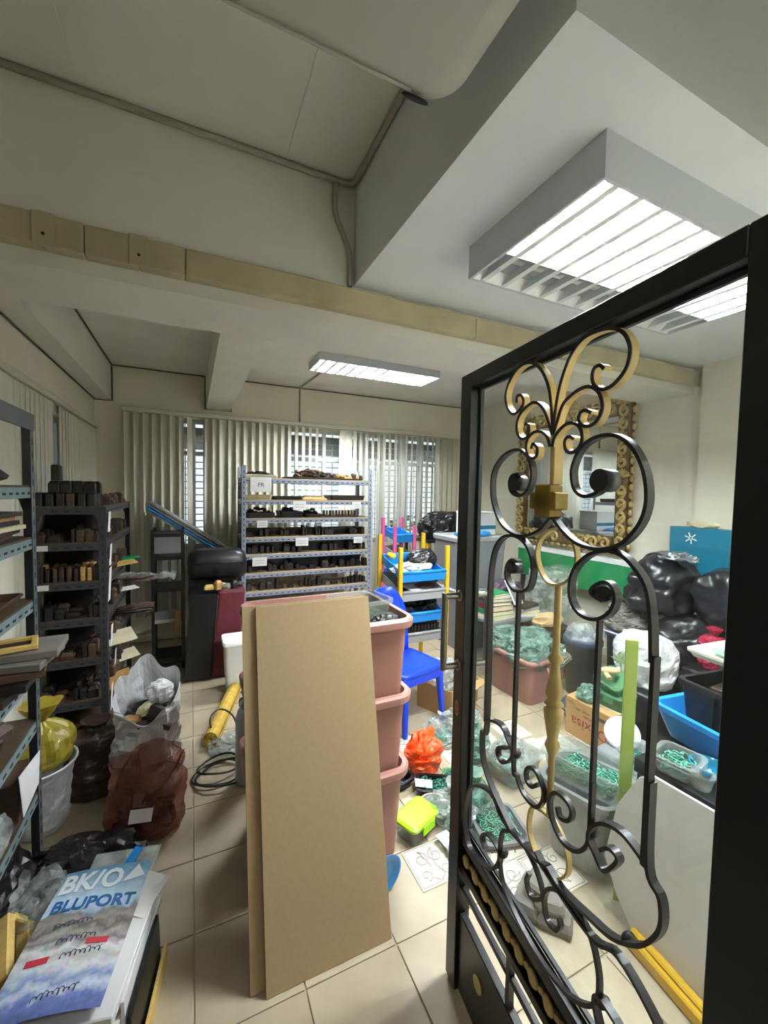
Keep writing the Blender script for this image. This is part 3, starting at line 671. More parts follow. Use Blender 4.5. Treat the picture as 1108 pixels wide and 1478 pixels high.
def card(par, x, y, z, w_, h, txt=None, rz=0, tilt=0.0, axis='y'):
    c = build('label_card', MB().box(-w_ / 2, -.0012, -h / 2, w_ / 2, 0, h / 2), M['paper'], par, (x, y, z), (tilt, 0, rz))
    if txt:
        text_part('card_writing', txt, h * .42, M['ink'], c, (0, -.0016, -.004), (PI / 2, 0, 0), .0002)
    elif axis == 'y' and not rz and h > .05:
        wr = MB()
        for q in (-.18, .12):
            wr.strip([(w_ * (.34 * (i / 14 - .5) * 2) , -.0016, h * (q + .07 * math.sin(i * 2.3 + q * 9))) for i in range(15)], (0, 1, 0), .0006, .0022)
        build('card_writing', wr, M['ink'], c)
    return c
cx0, cy0 = 1.085, 4.25
for a, b_, tx in [((.5, 1.715), (.694, 1.577), 'FR'), ((.904, 1.492), (1.032, 1.403), '----'), ((1.522, 1.489), (1.619, 1.418), '---'), ((.563, 1.304), (.66, 1.238), '---'), ((.932, 1.128), (1.058, 1.046), '----'), ((1.544, 1.118), (1.642, 1.055), '---'), ((.52, .952), (.655, .868), '----')]:
    card(r3, (a[0] + b_[0]) / 2 - cx0, 4.05 - cy0 - .004, (a[1] + b_[1]) / 2 - .004, b_[0] - a[0], a[1] - b_[1], tx if tx == 'FR' else None)
# cards on the aisle side of the second rack
for y, z, w_, h in ((2.90, 1.39, .07, .12), (2.93, 1.19, .06, .13), (2.89, 1.02, .07, .2), (2.93, .70, .06, .13), (3.05, .52, .05, .1), (2.90, .33, .05, .16)):
    card(r2, .175 + .006, y - 3.3475, z, w_, h, None, PI / 2, .05)
card(r2, -.13, -.5175, 1.26 - .01, .07, .03, None); card(r2, -.13, -.5175, 1.03, .07, .03, None)
tagc = build('hanging_paper', MB().add([(0, 1.91 - 1.2575, .60), (0, 1.70 - 1.2575, .63), (.004, 1.72 - 1.2575, .475), (0, 1.89 - 1.2575, .485)], [(0, 1, 2, 3)]).add([(.0015, 1.91 - 1.2575, .60), (.0015, 1.70 - 1.2575, .63), (.0055, 1.72 - 1.2575, .475), (.0015, 1.89 - 1.2575, .485)], [(0, 1, 2, 3)]), M['paper'], r1, (.143, 0, 0))

# black open rack at the back left
br = thing('black_rack', 'low black rack in the back left corner', 'rack', (-.19, 4.15, 0))
for sx in (-1, 1):
    for sy in (-1, 1): build('post', MB().cb((sx * .115, sy * .14, .615), (.025, .025, 1.23)), M['black'], br)
for z in (1.20, 1.0, .72, .45, .10):
    s_ = MB().box(-.102, -.15, z - .03, .102, -.135, z).box(-.102, .135, z - .03, .102, .15, z).box(-.125, -.127, z - .03, -.115, .127, z).box(.115, -.127, z - .03, .125, .127, z)
    s_.box(-.114, -.134, z - .012, .114, .134, z - .004); build('shelf', s_, M['black'] if z != .45 else M['greyl'], br)
build('shelf_panel', MB().box(-.10, -.153, 1.03, .10, -.151, 1.17), M['greypl'], br)
single('wooden_stick', MB().box(-.022, -.008, 0, .022, .008, .17), M['wood3'], 'short pale wooden slat hanging off the low black rack', 'slat', (-.115, 3.985, .36), (.06, 0, 0), bevel=.002)

# ================================================================== BLOCKS, TRAYS AND PIECES ON THE SHELVES
def block_mesh(kind):
    mb = MB()
    if kind == 0: mb.loft([rrect(.034, .06, .006, 0, 2), rrect(.034, .06, .006, .06, 2), rrect(.026, .05, .006, .066, 2)], True, True, False)
    elif kind == 1: mb.loft([rrect(.05, .04, .004, 0, 1), rrect(.05, .04, .004, .045, 1), rrect(.03, .02, .004, .062, 1)], True, True, False)
    elif kind == 2: mb.loft([rrect(.07, .05, .012, 0, 2), rrect(.075, .055, .014, .018, 2), rrect(.05, .03, .01, .034, 2)], True, True, False)
    else: mb.loft([rrect(.022, .055, .004, 0, 1), rrect(.022, .055, .004, .075, 1), rrect(.016, .045, .004, .08, 1)], True, True, False)
    return mb
BM = {}
def block(kind, m, x, y, z, rz, label, group, sc=1.0, rot=None):
    key = (kind, m)
    if key not in BM:
        o = single('wooden_block', block_mesh(kind), M[m], label, 'block', (x, y, z), (0, 0, rz), group); BM[key] = o
    else:
        o = copy_of(BM[key], (x, y, z), (0, 0, rz), label, group)
    if rot: o.rotation_euler = rot
    o.scale = (sc, sc, sc); return o
_o = 'first second third fourth fifth sixth seventh eighth ninth tenth eleventh twelfth thirteenth fourteenth fifteenth sixteenth seventeenth eighteenth nineteenth twentieth'.split()
def nth(k): return _o[k] if k < 20 else 'twenty-' + _o[k - 20] if k < 29 else 'thirtieth'
ordn = ['top', 'second', 'third', 'fourth', 'fifth', 'sixth', 'seventh']
# second rack: rows seen from its near end and along the aisle side
for si, z in enumerate([1.475, 1.27, 1.045, .83, .595, .345]):
    z0 = z + .0085
    for row in range(3):
        x = XL + .085; k = 0
        while x < -.50:
            kd = (si + k) % 4 if si != 2 else 3
            if si == 0: kd = 0
            m_ = rnd.choice(['wood1', 'wood4', 'wood4', 'wood2'] if si != 2 else ['wood2', 'wood3', 'wood1'])
            block(kd, m_, x, 2.885 + row * .08, z0, rnd.uniform(-.1, .1), '%s block from the left, %s row, %s shelf of the dark left rack' % (nth(k), ['front', 'middle', 'rear'][row], ordn[si]), 'blocks on the %s shelf of the dark left rack' % ordn[si], rnd.uniform(.85, 1.15) if si else 1.12)
            x += (.045, .058, .082, .03)[kd] * 1.08; k += 1
    for k in range(7):
        kd = rnd.randrange(4)
        block(kd, rnd.choice(['wood1', 'wood2', 'wood2', 'wood1']), -.495, 3.14 + k * .098, z0, PI / 2 + rnd.uniform(-.25, .25), '%s aisle-side block from the near end, %s shelf of dark left rack' % (nth(k), ordn[si]), 'blocks on the %s shelf of the dark left rack' % ordn[si], rnd.uniform(.9, 1.25))
for si, z in enumerate([1.27, 1.045, .83, .595, .345]):
    cs = single('dark_filler', tubm(.24, .62, .15, .25, .63, .01, .008, .002, .01), M['cavity'], 'dark open filler case added deep on the %s shelf of the dark left rack' % ordn[si + 1], 'case', (-.69, 3.47, z + .0085))  # added so that the depth of the rack reads dark
for k, (x, y) in enumerate([(-.70, 2.90), (-.645, 2.90), (-.59, 2.91), (-.535, 2.905), (-.70, 2.98), (-.64, 2.98), (-.58, 2.985), (-.52, 2.98)]):
    block(1, 'wood4', x, y, 1.4835 + .0755, 0, '%s second-layer block on top of the dark left rack' % nth(k), 'second-layer blocks on the dark left rack', 1.1)
block(0, 'wood4', -.69, 2.90, 1.4835 + .145, .1, 'single upright dark block topping the pile at the window end of the left rack', None, 1.3)
def board(name, label, cat, m, c, d, rot=(0, 0, 0), bevel=.002, group=None):
    return single(name, MB().cb((0, 0, d[2] / 2), d), M[m], label, cat, c, rot, group, bevel)
# boards and papers jutting into the aisle from the second rack
for (lab, nm, cat, m, c, d, rot) in [
    ('yellow card folder jutting out of the third shelf of the dark left rack', 'folder', 'folder', 'yellowwood', (-.46, 3.38, 1.056), (.2, .16, .008), (0, -.1, .3)),
    ('green card jutting out of the third shelf of the dark left rack', 'folder', 'folder', 'green', (-.47, 3.62, 1.056), (.2, .12, .006), (0, -.08, .5)),
    ('white sheet jutting from the fourth shelf of the dark left rack', 'paper_sheet', 'paper', 'paper', (-.46, 3.55, .84), (.18, .12, .004), (0, -.06, .4)),
    ('cream board jutting out of the fifth shelf of the dark left rack', 'thin_board', 'board', 'papercream', (-.45, 3.15, .607), (.2, .28, .008), (0, -.12, .25)),
    ('orange-brown board jutting out of the sixth shelf of the dark left rack', 'thin_board', 'board', 'wood3', (-.45, 3.05, .357), (.18, .26, .008), (0, -.2, .2)),
    ('second cream board further along the sixth shelf of the dark left rack', 'thin_board', 'board', 'papercream', (-.46, 3.5, .357), (.18, .2, .008), (0, -.15, .3))]:
    board(nm, lab, cat, m, c, d, rot, .001)
# bundles sticking out
for k, (y, z, m) in enumerate([(3.72, .85, 'wood2'), (3.62, .62, 'wood1'), (3.75, .62, 'wood2')]):
    t = thing('stick_bundle', ['bundle of brown sticks jutting from the fourth shelf of the dark left rack', 'dark stick bundle jutting from the fifth shelf of the dark left rack', 'brown stick bundle at the far end of the fifth shelf'][k], 'bundle', (-.42, y, z - .004))
    for q in range(7): build('stick', MB().tube([(-.16, (q % 4) * .016 - .02, .012 + (q // 4) * .017), (.13 + rnd.uniform(-.03, .03), (q % 4) * .018 - .03, .014 + (q // 4) * .02 + rnd.uniform(0, .03))], .007, 6), M[m], t)
single('wrapped_bundle', MB().tube(smooth_path([(-.2, 0, .035), (-.1, .01, .05), (.05, 0, .04), (.15, -.02, .06), (.22, -.02, .05)], 5), [.02 + .014 * abs(math.sin(q * .55)) for q in range(21)], 9), M['clear'], 'clear plastic wrapped roll pointing into the aisle by the low black rack', 'roll', (-.33, 3.78, .84), (0, 0, -.3))

# back rack: per shelf trays and rows
def tray_m(w_, d, h): return tubm(w_, d, h, w_ + .02, d + .02, .02, .004, .004, .006)
for si, z in enumerate(RZ[:7]):
    z0 = z + .0085
    nb_ = 0; grp = 'blocks on the %s shelf of the tall carded rack' % ordn[si]
    if si in (3, 4, 5, 6):
        x = .50
        while x < 1.70:
            kd = rnd.choice([0, 1, 3, 2, 0]); m_ = rnd.choice(['wood4', 'wood4', 'wood4', 'wood1'])
            if rnd.random() < .9: block(kd, m_, x, 4.12 + rnd.uniform(0, .02), z0, rnd.uniform(-.2, .2), '%s dark block from the left, %s shelf of the tall carded rack' % (nth(nb_), ordn[si]), grp, rnd.uniform(.8, 1.3)); nb_ += 1
            x += (.04, .056, .085, .028)[kd] * 1.25
    if si == 2:
        for k in range(11):
            block(3, 'wood3' if k % 2 else 'wood4', 1.24 + k * .034, 4.13, z0 + .014, 0, '%s slim block of the striped row on the carded rack' % nth(k), 'striped row of slim blocks', .72)
def low_tray(lab, x, y, z, w_, d, h, m, rz=0):
    return single('shallow_tray', tray_m(w_, d, h), M[m], lab, 'tray', (x, y, z), (0, 0, rz))
low_tray('white tray at the left end of the top shelf of the carded rack', .60, 4.22, 1.7085, .30, .28, .03, 'cream')
single('jumble', chips(60, .13, .1, .005, .05, .03, 5, 1.4), M['wood4'], 'jumble of small dark pieces in the white tray on top of the carded rack', 'pieces', (.60, 4.22, 1.7135), kind='stuff')
low_tray('long dark tray across the middle of the top shelf of the carded rack', 1.25, 4.22, 1.7085, .78, .28, .018, 'wood1')
for k, (x, w_) in enumerate([(1.10, .13), (1.27, .10), (1.43, .1)]):
    single('carving_heap', chips([140, 90, 60][k], w_, .09, 0, [.10, .07, .05][k], .032, 50 + k, 1.6), M[['wood2', 'wood1', 'wood3'][k]], ['tallest heap of brown carved pieces on top of the carded rack', 'middle heap of dark carved pieces on top of the carded rack', 'smaller pale heap of pieces on top of the carded rack'][k], 'pieces', (x, 4.2, 1.7125), kind='stuff')
for k in range(5):
    block(1, 'wood3' if k % 2 else 'wood4', 1.50 + k * .04, 4.18, 1.7125, .2, '%s stub block at the right of the carded rack top' % nth(k), 'stub blocks at the right of the top shelf', .9 + .3 * (k == 2))
low_tray('yellowed tray at the left of the second shelf of the carded rack', .58, 4.2, 1.4985, .24, .24, .045, 'papercream')
low_tray('black shallow tray on the second shelf of the carded rack', .86, 4.2, 1.4985, .26, .26, .035, 'blackpl')
hp = MB().loft([rrect(.26, .22, .02, 0), rrect(.26, .22, .02, .012), rrect(.17, .14, .02, .04), rrect(.12, .1, .02, .042)], True, True, False)
single('tan_hat', hp, M['wood3'], 'orange tan flattened tray turned over on the second shelf of the carded rack', 'tray', (1.13, 4.18, 1.4985))
low_tray('dark flat tray at the right of the second shelf of the carded rack', 1.5, 4.25, 1.4985, .36, .26, .05, 'wood4')
for k, (x, w_, h, m) in enumerate([(.60, .28, .05, 'wood4'), (.90, .24, .06, 'blackpl'), (1.12, .18, .035, 'wood1')]):
    low_tray(['dark tray at the left of the third shelf of the carded rack', 'black tray mid-left on the third shelf of the carded rack', 'brown flat tray mid-right on the third shelf of the carded rack'][k], x, 4.2, 1.3215, w_ - .03, .25, h, m)
    single('jumble', chips(40, w_ * .35, .08, .004, h + .04, .03, 70 + k, 1.5), M['wood4'], ['dark pieces heaped in the leftmost tray of the third rack shelf', 'dark pieces heaped in the black tray of the third rack shelf', 'dark pieces heaped in the brown tray of the third rack shelf'][k], 'pieces', (x, 4.2, 1.3265), kind='stuff')
low_tray('dark tray under the striped row of blocks on the third shelf', 1.40, 4.2, 1.3215, .40, .25, .014, 'wood1')
for k, (x, w_) in enumerate([(.66, .4), (1.1, .4), (1.52, .34)]):
    low_tray(['leftmost dark tray behind the blocks on the fourth shelf of the carded rack', 'middle dark tray behind the blocks on the fourth shelf of the carded rack', 'rightmost dark tray behind the blocks on the fourth shelf of the carded rack'][k], x, 4.30, 1.1385, w_ - .02, .2, .06, ['wood4', 'wood1', 'blackpl'][k])
    low_tray(['leftmost dark tray at the back of the fifth shelf of the carded rack', 'middle dark tray at the back of the fifth shelf of the carded rack', 'rightmost dark tray at the back of the fifth shelf of the carded rack'][k], x, 4.30, .9745, w_ - .02, .2, .09, 'blackpl')
    low_tray(['leftmost dark tray at the back of the sixth shelf of the carded rack', 'middle dark tray at the back of the sixth shelf of the carded rack', 'rightmost dark tray at the back of the sixth shelf of the carded rack'][k], x, 4.30, .7935, w_ - .02, .2, .11, 'blackpl')

# near left rack contents
lens = MB().loft([rrect(.16, .30, .05, 0, 5), rrect(.24, .42, .08, .02, 5), rrect(.25, .43, .08, .032, 5), rrect(.20, .36, .07, .06, 5), rrect(.06, .12, .02, .066, 5)], True, True, True)
single('lidded_dish', lens, M['wood1'], 'dark brown lens-shaped dish on the top shelf of the near left rack', 'dish', (-.69, 1.68, 1.5985))
block(1, 'wood4', -.72, 1.50, 1.666, 0, 'dark block resting on the lens-shaped dish of the near left rack', None, 1.2)
for k in range(6):
    board('thin_board', ['lowest flat brown board on the second shelf of the near left rack', 'second flat board up on the second shelf of the near left rack', 'third flat board up, pale, on the second shelf of the near left rack', 'fourth flat board up on the second shelf of the near left rack', 'fifth flat board up, pale, on the second shelf of the near left rack', 'topmost flat board on the second shelf of the near left rack'][k], 'board', ['wood2', 'wood1', 'papercream', 'wood4', 'wood3', 'wood1'][k], (-.68 + rnd.uniform(-.01, .01), 1.68 + rnd.uniform(-.03, .03), 1.4085 + k * .0165), (.24, .42, .015), (0, 0, rnd.uniform(-.1, .1)))
board('small_box', 'small cream box on the flat boards of the near left rack', 'box', 'papercream', (-.64, 1.72, 1.4085 + .0995), (.05, .07, .035), (0, 0, .3))
low_tray('brown tray on the third shelf of the near left rack', -.68, 1.70, 1.1735, .22, .4, .03, 'wood2')
for k in range(4): block(2, ['wood3', 'wood1', 'wood2', 'wood4'][k], -.62 - .02 * k, 1.60 + k * .075, 1.1785, k, ['pale rounded block in the brown tray of the near left rack', 'dark rounded block in the brown tray of the near left rack', 'brown rounded block in the brown tray of the near left rack', 'black rounded block in the brown tray of the near left rack'][k], None, 1.1)
# leaning pile of frames that juts out towards the aisle
for k in range(5):
    board('flat_board', ['bottom board of the pile jutting from the near left rack', 'second board of the pile jutting from the near left rack', 'third board of the pile jutting from the near left rack', 'fourth board of the pile jutting from the near left rack', 'grey board just under the little yellow frame'][k], 'board', ['wood1', 'wood4', 'wood2', 'stone', 'stone'][k], (-.63 + .022 * k, 1.76 + .012 * k, .9085 + k * .026), (.24, .30 - .03 * k, .024), (0, 0, .15 * (k % 3) - .1))
fr = thing('picture_frame', 'little yellow wooden frame on the board pile of the near left rack', 'frame', (-.56, 1.79, 1.0395), (0, 0, .25))
for (x0, y0, x1, y1) in ((-.07, -.06, .07, -.04), (-.07, .04, .07, .06), (-.07, -.04, -.05, .04), (.05, -.04, .07, .04)):
    build('frame_bar', MB().box(x0, y0, 0, x1, y1, .018), M['yellowwood'], fr, bevel=.003)
build('backing', MB().box(-.05, -.04, .002, .05, .04, .006), M['wood4'], fr)
board('yellow_stick', 'short yellow stick below the frame at the near left rack edge', 'stick', 'yellowwood', (-.60, 1.66, 1.0395), (.03, .10, .014), (0, 0, -.3))
for k in range(4):
    block(2, ['wood2', 'wood3', 'wood1', 'wood2'][k], -.63, 1.55 + .09 * k, .7085, 1.2, ['nearest brown lump on the fifth shelf of the near left rack', 'pale lump on the fifth shelf of the near left rack', 'dark lump on the fifth shelf of the near left rack', 'furthest brown lump on the fifth shelf of the near left rack'][k], None, 1.5)
single('clear_package', MB().loft(sack([(.02, 0), (.08, .01), (.10, .07), (.08, .14), (.02, .18)], 20, .025, 9, 0, 9, 3), True, True, False), M['clear'], 'clear plastic package on the lowest visible shelf of the near left rack', 'package', (-.62, 1.62, .4285))
board('small_carton', 'dull brown carton on the sixth shelf of the near left rack', 'carton', 'wood2', (-.62, 1.84, .4285), (.13, .16, .14), (0, 0, .1))

for k, (z, y) in enumerate([(1.1735, 1.93), (.7085, 1.90), (.4285, 1.93)]):
    pass
for k, (z, h, d) in enumerate([(1.40, .14, .68), (1.165, .185, .68), (.90, .21, .68), (.70, .15, .68), (.42, .23, .68), (.12, .25, .68)]):
    single('dark_filler', MB().box(-.055, -d / 2, 0, .055, d / 2, h), M['cavity'], 'dark filler case added at the back of the %s shelf, near left rack' % ordn[k + 1], 'case', (-.735, 1.60, z + .0085), bevel=.004)  # added to cover the bright wall behind and darken the shelves
single('dark_bag', MB().loft(sack([(.03, 0), (.12, .01), (.15, .08), (.10, .18), (.03, .22)], 24, .03, 6, .04, 9, 201, .8, 1.2), True, True, False), M['blackbag'], 'black bag on the lowest shelf of the near left rack', 'bag', (-.62, 1.72, .1285))

# ================================================================== LEFT FLOOR CLUTTER
# open white sack of wooden pieces
ws = thing('white_sack', 'tall open white woven sack of wooden pieces in the aisle', 'sack', (-.215, 2.43, 0))
pf = [(.03, 0), (.15, .01), (.165, .12), (.16, .28), (.155, .42), (.15, .50)]
R = sack(pf, 40, .03, 6, .02, 9, 2, .95, 1.0)
for ring in range(len(R) - 6, len(R)):
    q = (ring - (len(R) - 7)) / 6
    R[ring] = [(x, y, z + q * (.11 * (math.atan2(y, x) / PI * 1.0 if False else math.sin(math.atan2(y, x))) + .05 + .02 * math.sin(5 * math.atan2(y, x)))) for x, y, z in R[ring]]
inner = [[(x * .97, y * .97, z - .002 * 0) for x, y, z in r] for r in R[::-1][:9]]
build('sack_body', MB().loft(R, True, False, False), M['whitebag'], ws)
for k, (x, y, z, m, kd) in enumerate([(-.07, -.06, .40, 'wood3', 2), (.03, -.07, .40, 'wood1', 0), (.06, .02, .41, 'wood2', 1), (-.03, .04, .42, 'wood4', 2), (.0, -.02, .43, 'papercream', 2)]):
    block(kd, m, -.215 + x, 2.43 + y, z, k * .7, ['pale oval wooden piece in the mouth of the white sack', 'dark upright wooden piece in the mouth of the white sack', 'brown cube-like piece in the mouth of the white sack', 'black rounded piece in the mouth of the white sack', 'cream rounded piece in the mouth of the white sack'][k], None, 1.2, (.3, .2, k))
single('white_bag', MB().loft(sack([(.01, 0), (.05, .01), (.065, .05), (.04, .10), (.01, .13)], 20, .02, 14, .05, 7, 5), True, True, False), M['whitebag'], 'small crumpled white bag tucked in the right of the white sack', 'bag', (-.15, 2.46, .44))
single('sack_filling', chips(90, .10, .10, 0, .05, .04, 12, 1.5), M['wood2'], 'brown wooden scraps filling the white sack', 'pieces', (-.215, 2.43, .37), kind='stuff')
pb = thing('pink_bag', 'translucent reddish plastic bag slumped before the white sack', 'bag', (-.20, 2.13, 0))
build('bag_film', MB().loft(sack([(.03, 0), (.13, .01), (.155, .09), (.15, .18), (.14, .26), (.145, .32), (.15, .37)], 32, .03, 4.5, .03, 7, 8, 1.0, .62), True, False, False), M['pinkbag'], pb)
build('handle_loop', MB().strip(smooth_path([(.08, -.06, .24), (.13, -.05, .31), (.155, -.03, .36), (.15, -.01, .33), (.12, .03, .24)], 4), (.5, 1, 0), .035, .002), M['pinkbag'], pb)
build('handle_loop', MB().strip(smooth_path([(-.10, -.06, .26), (-.09, -.05, .33), (-.04, -.02, .4), (-.03, .01, .33), (-.03, .03, .25)], 4), (.5, 1, 0), .035, .002), M['pinkbag'], pb)
build('contents', chips(60, .10, .06, .03, .13, .045, 14, 1.5), M['wood1'], pb, kind='stuff')
board('paper_sheet', 'pinkish paper scrap on the front of the reddish bag', 'paper', 'paper', (-.205, 1.985, .18), (.09, .05, .002), (1.0, .3, .2), 0)
single('brown_bag', MB().loft(sack([(.03, 0), (.11, .01), (.125, .10), (.12, .22), (.09, .30), (.03, .33), (.05, .36)], 30, .03, 6, .08, 9, 11, 1.0, .9), True, True, False), M['brownbag'], 'dark brown translucent rubbish bag left of the white sack', 'bag', (-.455, 2.55, 0))
wb = thing('white_bucket', 'white plastic-lined bin under the yellow bag', 'bin', (-.655, 2.36, 0))
build('bin_liner', MB().loft(sack([(.03, 0), (.10, .005), (.115, .1), (.13, .22), (.145, .29), (.15, .30)], 30, .012, 9, .02, 13, 4), True, False, False), M['whitebag'], wb)
build('rim', MB().tube([(.148 * math.cos(q * PI / 14), .148 * math.sin(q * PI / 14), .302) for q in range(28)], .006, 6, closed=True), M['white'], wb)
yb_ = thing('yellow_bag', 'knotted yellow translucent bag sitting on the white bin', 'bag', (-.64, 2.36, .295))
build('bag_body', MB().loft(sack([(.03, 0), (.10, .01), (.125, .07), (.115, .13), (.07, .18), (.025, .205), (.018, .215)], 32, .012, 8, .14, 10, 6), True, True, False), M['yellowbag'], yb_)
build('knot', MB().loft(sack([(.016, .205), (.022, .215), (.05, .25), (.075, .29), (.078, .292)], 26, .006, 9, .25, 6, 16), True, True, False), M['yellowbag'], yb_)
for k, (x, y, m, s_) in enumerate([(-.42, 1.99, 'wood2', 1.7), (-.50, 2.05, 'wood3', 1.4), (-.36, 1.93, 'wood4', 1.8), (-.30, 2.0, 'wood1', 1.6), (-.46, 1.9, 'wood4', 1.5), (-.40, 2.08, 'wood1', 1.5)]):
    block(2, m, x, y, 0.001, k * .8, ['brown wooden piece on the floor by the near left rack post', 'pale wooden piece on the floor by the near left rack post', 'black wooden piece on the floor in front of the brown bag', 'dark wooden piece on the floor beside the reddish bag', 'black wooden piece on the floor nearest the magazine pile', 'dark wooden piece on the floor under the brown bag edge'][k], None, s_)
single('dark_bag', MB().loft(sack([(.03, 0), (.15, .01), (.19, .06), (.16, .15), (.05, .20)], 28, .035, 8, .04, 9, 21, 1.25, .75), True, True, False), M['blackbag'], 'low black bag on the floor behind the magazine pile', 'bag', (-.44, 1.88, 0))
single('clear_bag', MB().loft(sack([(.02, 0), (.07, .01), (.08, .05), (.06, .11), (.015, .14)], 22, .025, 12, .05, 9, 22), True, True, False), M['clear'], 'small shiny clear bag behind the magazine corner by the rack post', 'bag', (-.47, 1.70, .13), (.2, 0, 0))

# foreground pile: papers, boards, yellow wooden frames and the printed sheet on top
for k in range(7):
    board('magazine', ['lowest magazine of the foreground pile', 'second magazine from the floor in the foreground pile', 'third magazine from the floor in the foreground pile', 'fourth magazine from the floor in the foreground pile', 'fifth magazine from the floor in the foreground pile', 'sixth magazine from the floor in the foreground pile', 'white magazine directly below the printed blue sheet'][k], 'magazine', ['wood4', 'papercream', 'paper', 'wood1', 'paper', 'papercream', 'paper'][k], (-.295 + rnd.uniform(-.015, .02), 1.42 + rnd.uniform(-.02, .02), k * .031 + .0005), (.28, .42, .03), (0, 0, -.17 + rnd.uniform(-.07, .07)), .003)
mg = thing('printed_sheet', 'printed blue and white leaflet with large letters on the foreground pile', 'leaflet', (-.311, 1.462, .228), (0, 0, -.19))
S_ = MB(); nx, ny = 8, 12
def mz(u, v): return .012 * math.sin(u * 3.0 + .4) + .008 * math.sin(v * 4 + u * 2) + .012
sheet_v = [(-.134 + .268 * i / nx, -.225 + .45 * j / ny, mz(i / nx, j / ny)) for j in range(ny + 1) for i in range(nx + 1)]
S_.add(sheet_v, [(j * (nx + 1) + i, j * (nx + 1) + i + 1, (j + 1) * (nx + 1) + i + 1, (j + 1) * (nx + 1) + i) for j in range(ny) for i in range(nx)], True)
def print_mat():
    m = bpy.data.materials.new('leaflet_print'); m.use_nodes = True; nt = m.node_tree; b = nt.nodes['Principled BSDF']; b.inputs['Roughness'].default_value = .3
    tc = nt.nodes.new('ShaderNodeTexCoord'); sp = nt.nodes.new('ShaderNodeSeparateXYZ'); nt.links.new(tc.outputs['Object'], sp.inputs[0])
    n = nt.nodes.new('ShaderNodeTexNoise'); n.inputs['Scale'].default_value = 22; n.inputs['Detail'].default_value = 6; nt.links.new(tc.outputs['Object'], n.inputs['Vector'])
    ad = nt.nodes.new('ShaderNodeMath'); ad.operation = 'MULTIPLY_ADD'; ad.inputs[1].default_value = .10; nt.links.new(n.outputs[0], ad.inputs[0]); nt.links.new(sp.outputs['Y'], ad.inputs[2])
    mr = nt.nodes.new('ShaderNodeMapRange'); mr.inputs[1].default_value = -.18; mr.inputs[2].default_value = .28; nt.links.new(ad.outputs[0], mr.inputs[0])
    r = nt.nodes.new('ShaderNodeValToRGB'); cr = r.color_ramp
    for p_, c_ in ((0, '#2a4a96'), (.10, '#3560b4'), (.15, '#b9c6d8'), (.20, '#5d7fb8'), (.27, '#c3c8cf'), (.33, '#a9a7a6'), (.38, '#c9c9c9'), (.43, '#6d6a68'), (.47, '#98918a'), (.52, '#55524f'), (.57, '#8d8379'), (.62, '#6f7274'), (.67, '#93b8d2'), (.74, '#a9cbe2'), (.86, '#7db3d3'), (.97, '#2f8db6')):
        e = cr.elements.new(p_); e.color = lin(c_)
    cr.elements.remove(cr.elements[0]); cr.elements.remove(cr.elements[-1])
    n2 = nt.nodes.new('ShaderNodeTexVoronoi'); n2.inputs['Scale'].default_value = 90; nt.links.new(tc.outputs['Object'], n2.inputs['Vector'])
    mx = nt.nodes.new('ShaderNodeMix'); mx.data_type = 'RGBA'; mx.blend_type = 'OVERLAY'; mx.inputs[0].default_value = .16
    nt.links.new(mr.outputs[0], r.inputs[0]); nt.links.new(r.outputs[0], mx.inputs[6]); nt.links.new(n2.outputs['Color'], mx.inputs[7])
    hs = nt.nodes.new('ShaderNodeHueSaturation'); hs.inputs['Saturation'].default_value = .75; nt.links.new(mx.outputs[2], hs.inputs['Color'])
    nt.links.new(hs.outputs[0], b.inputs['Base Color']); return m
build('sheet', S_, print_mat(), mg)
def drape(o, lift=.0015):
    for v in o.data.vertices:
        p = o.matrix_basis @ v.co; u, w_ = (p.x + .134) / .268, (p.y + .225) / .45
        v.co = Vector((p.x, p.y, mz(u, w_) + lift + (0.0005 if v.co.z > 0 else 0)))
    o.matrix_basis = Matrix.Identity(4); return o
M['lettwhite'] = mat('white_print', '#e6eef4', .35); M['lettblue'] = mat('blue_print', '#2a629f', .35); M['lettred'] = mat('red_print', '#b0303c', .35)
drape(text_part('big_letters', 'BK/O', .098, M['lettwhite'], mg, (-.035, .168, 0), (0, 0, 0), sx=.82, bold=.003))
tri = MB().add([(.06, .15, 0), (.125, .17, 0), (.095, .215, 0), (.06, .15, .0004), (.125, .17, .0004), (.095, .215, .0004)], [(0, 1, 2), (3, 4, 5), (0, 1, 4, 3), (1, 2, 5, 4), (2, 0, 3, 5)])
drape(build('white_triangle', tri, M['lettwhite'], mg))
drape(text_part('name_letters', 'BLUPORT', .058, M['lettblue'], mg, (0, .085, 0), (0, 0, 0), sx=.95, bold=.0016))
for k, (x, y, s_) in enumerate([(-.03, .02, .034), (.0, -.03, .03), (.03, -.075, .03), (.01, -.175, .034)]):
    pts = [(x + .10 * (q / 60 - .5) + .004 * math.sin(q * .9 + k), y + (.007 + .004 * math.sin(q * .31 + k)) * math.cos(q * .9 + k) + .05 * (q / 60 - .5) * .25, 0) for q in range(61)]
    drape(build('handwriting', MB().strip(pts, (0, 0, 1), .0008, .0020), M['ink'], mg))
for k, (x, y) in enumerate([(.06, -.045), (-.075, -.085)]):
    drape(build('red_strip', MB().box(x - .028, y - .009, 0, x + .028, y + .009, .0006), M['lettred'], mg))
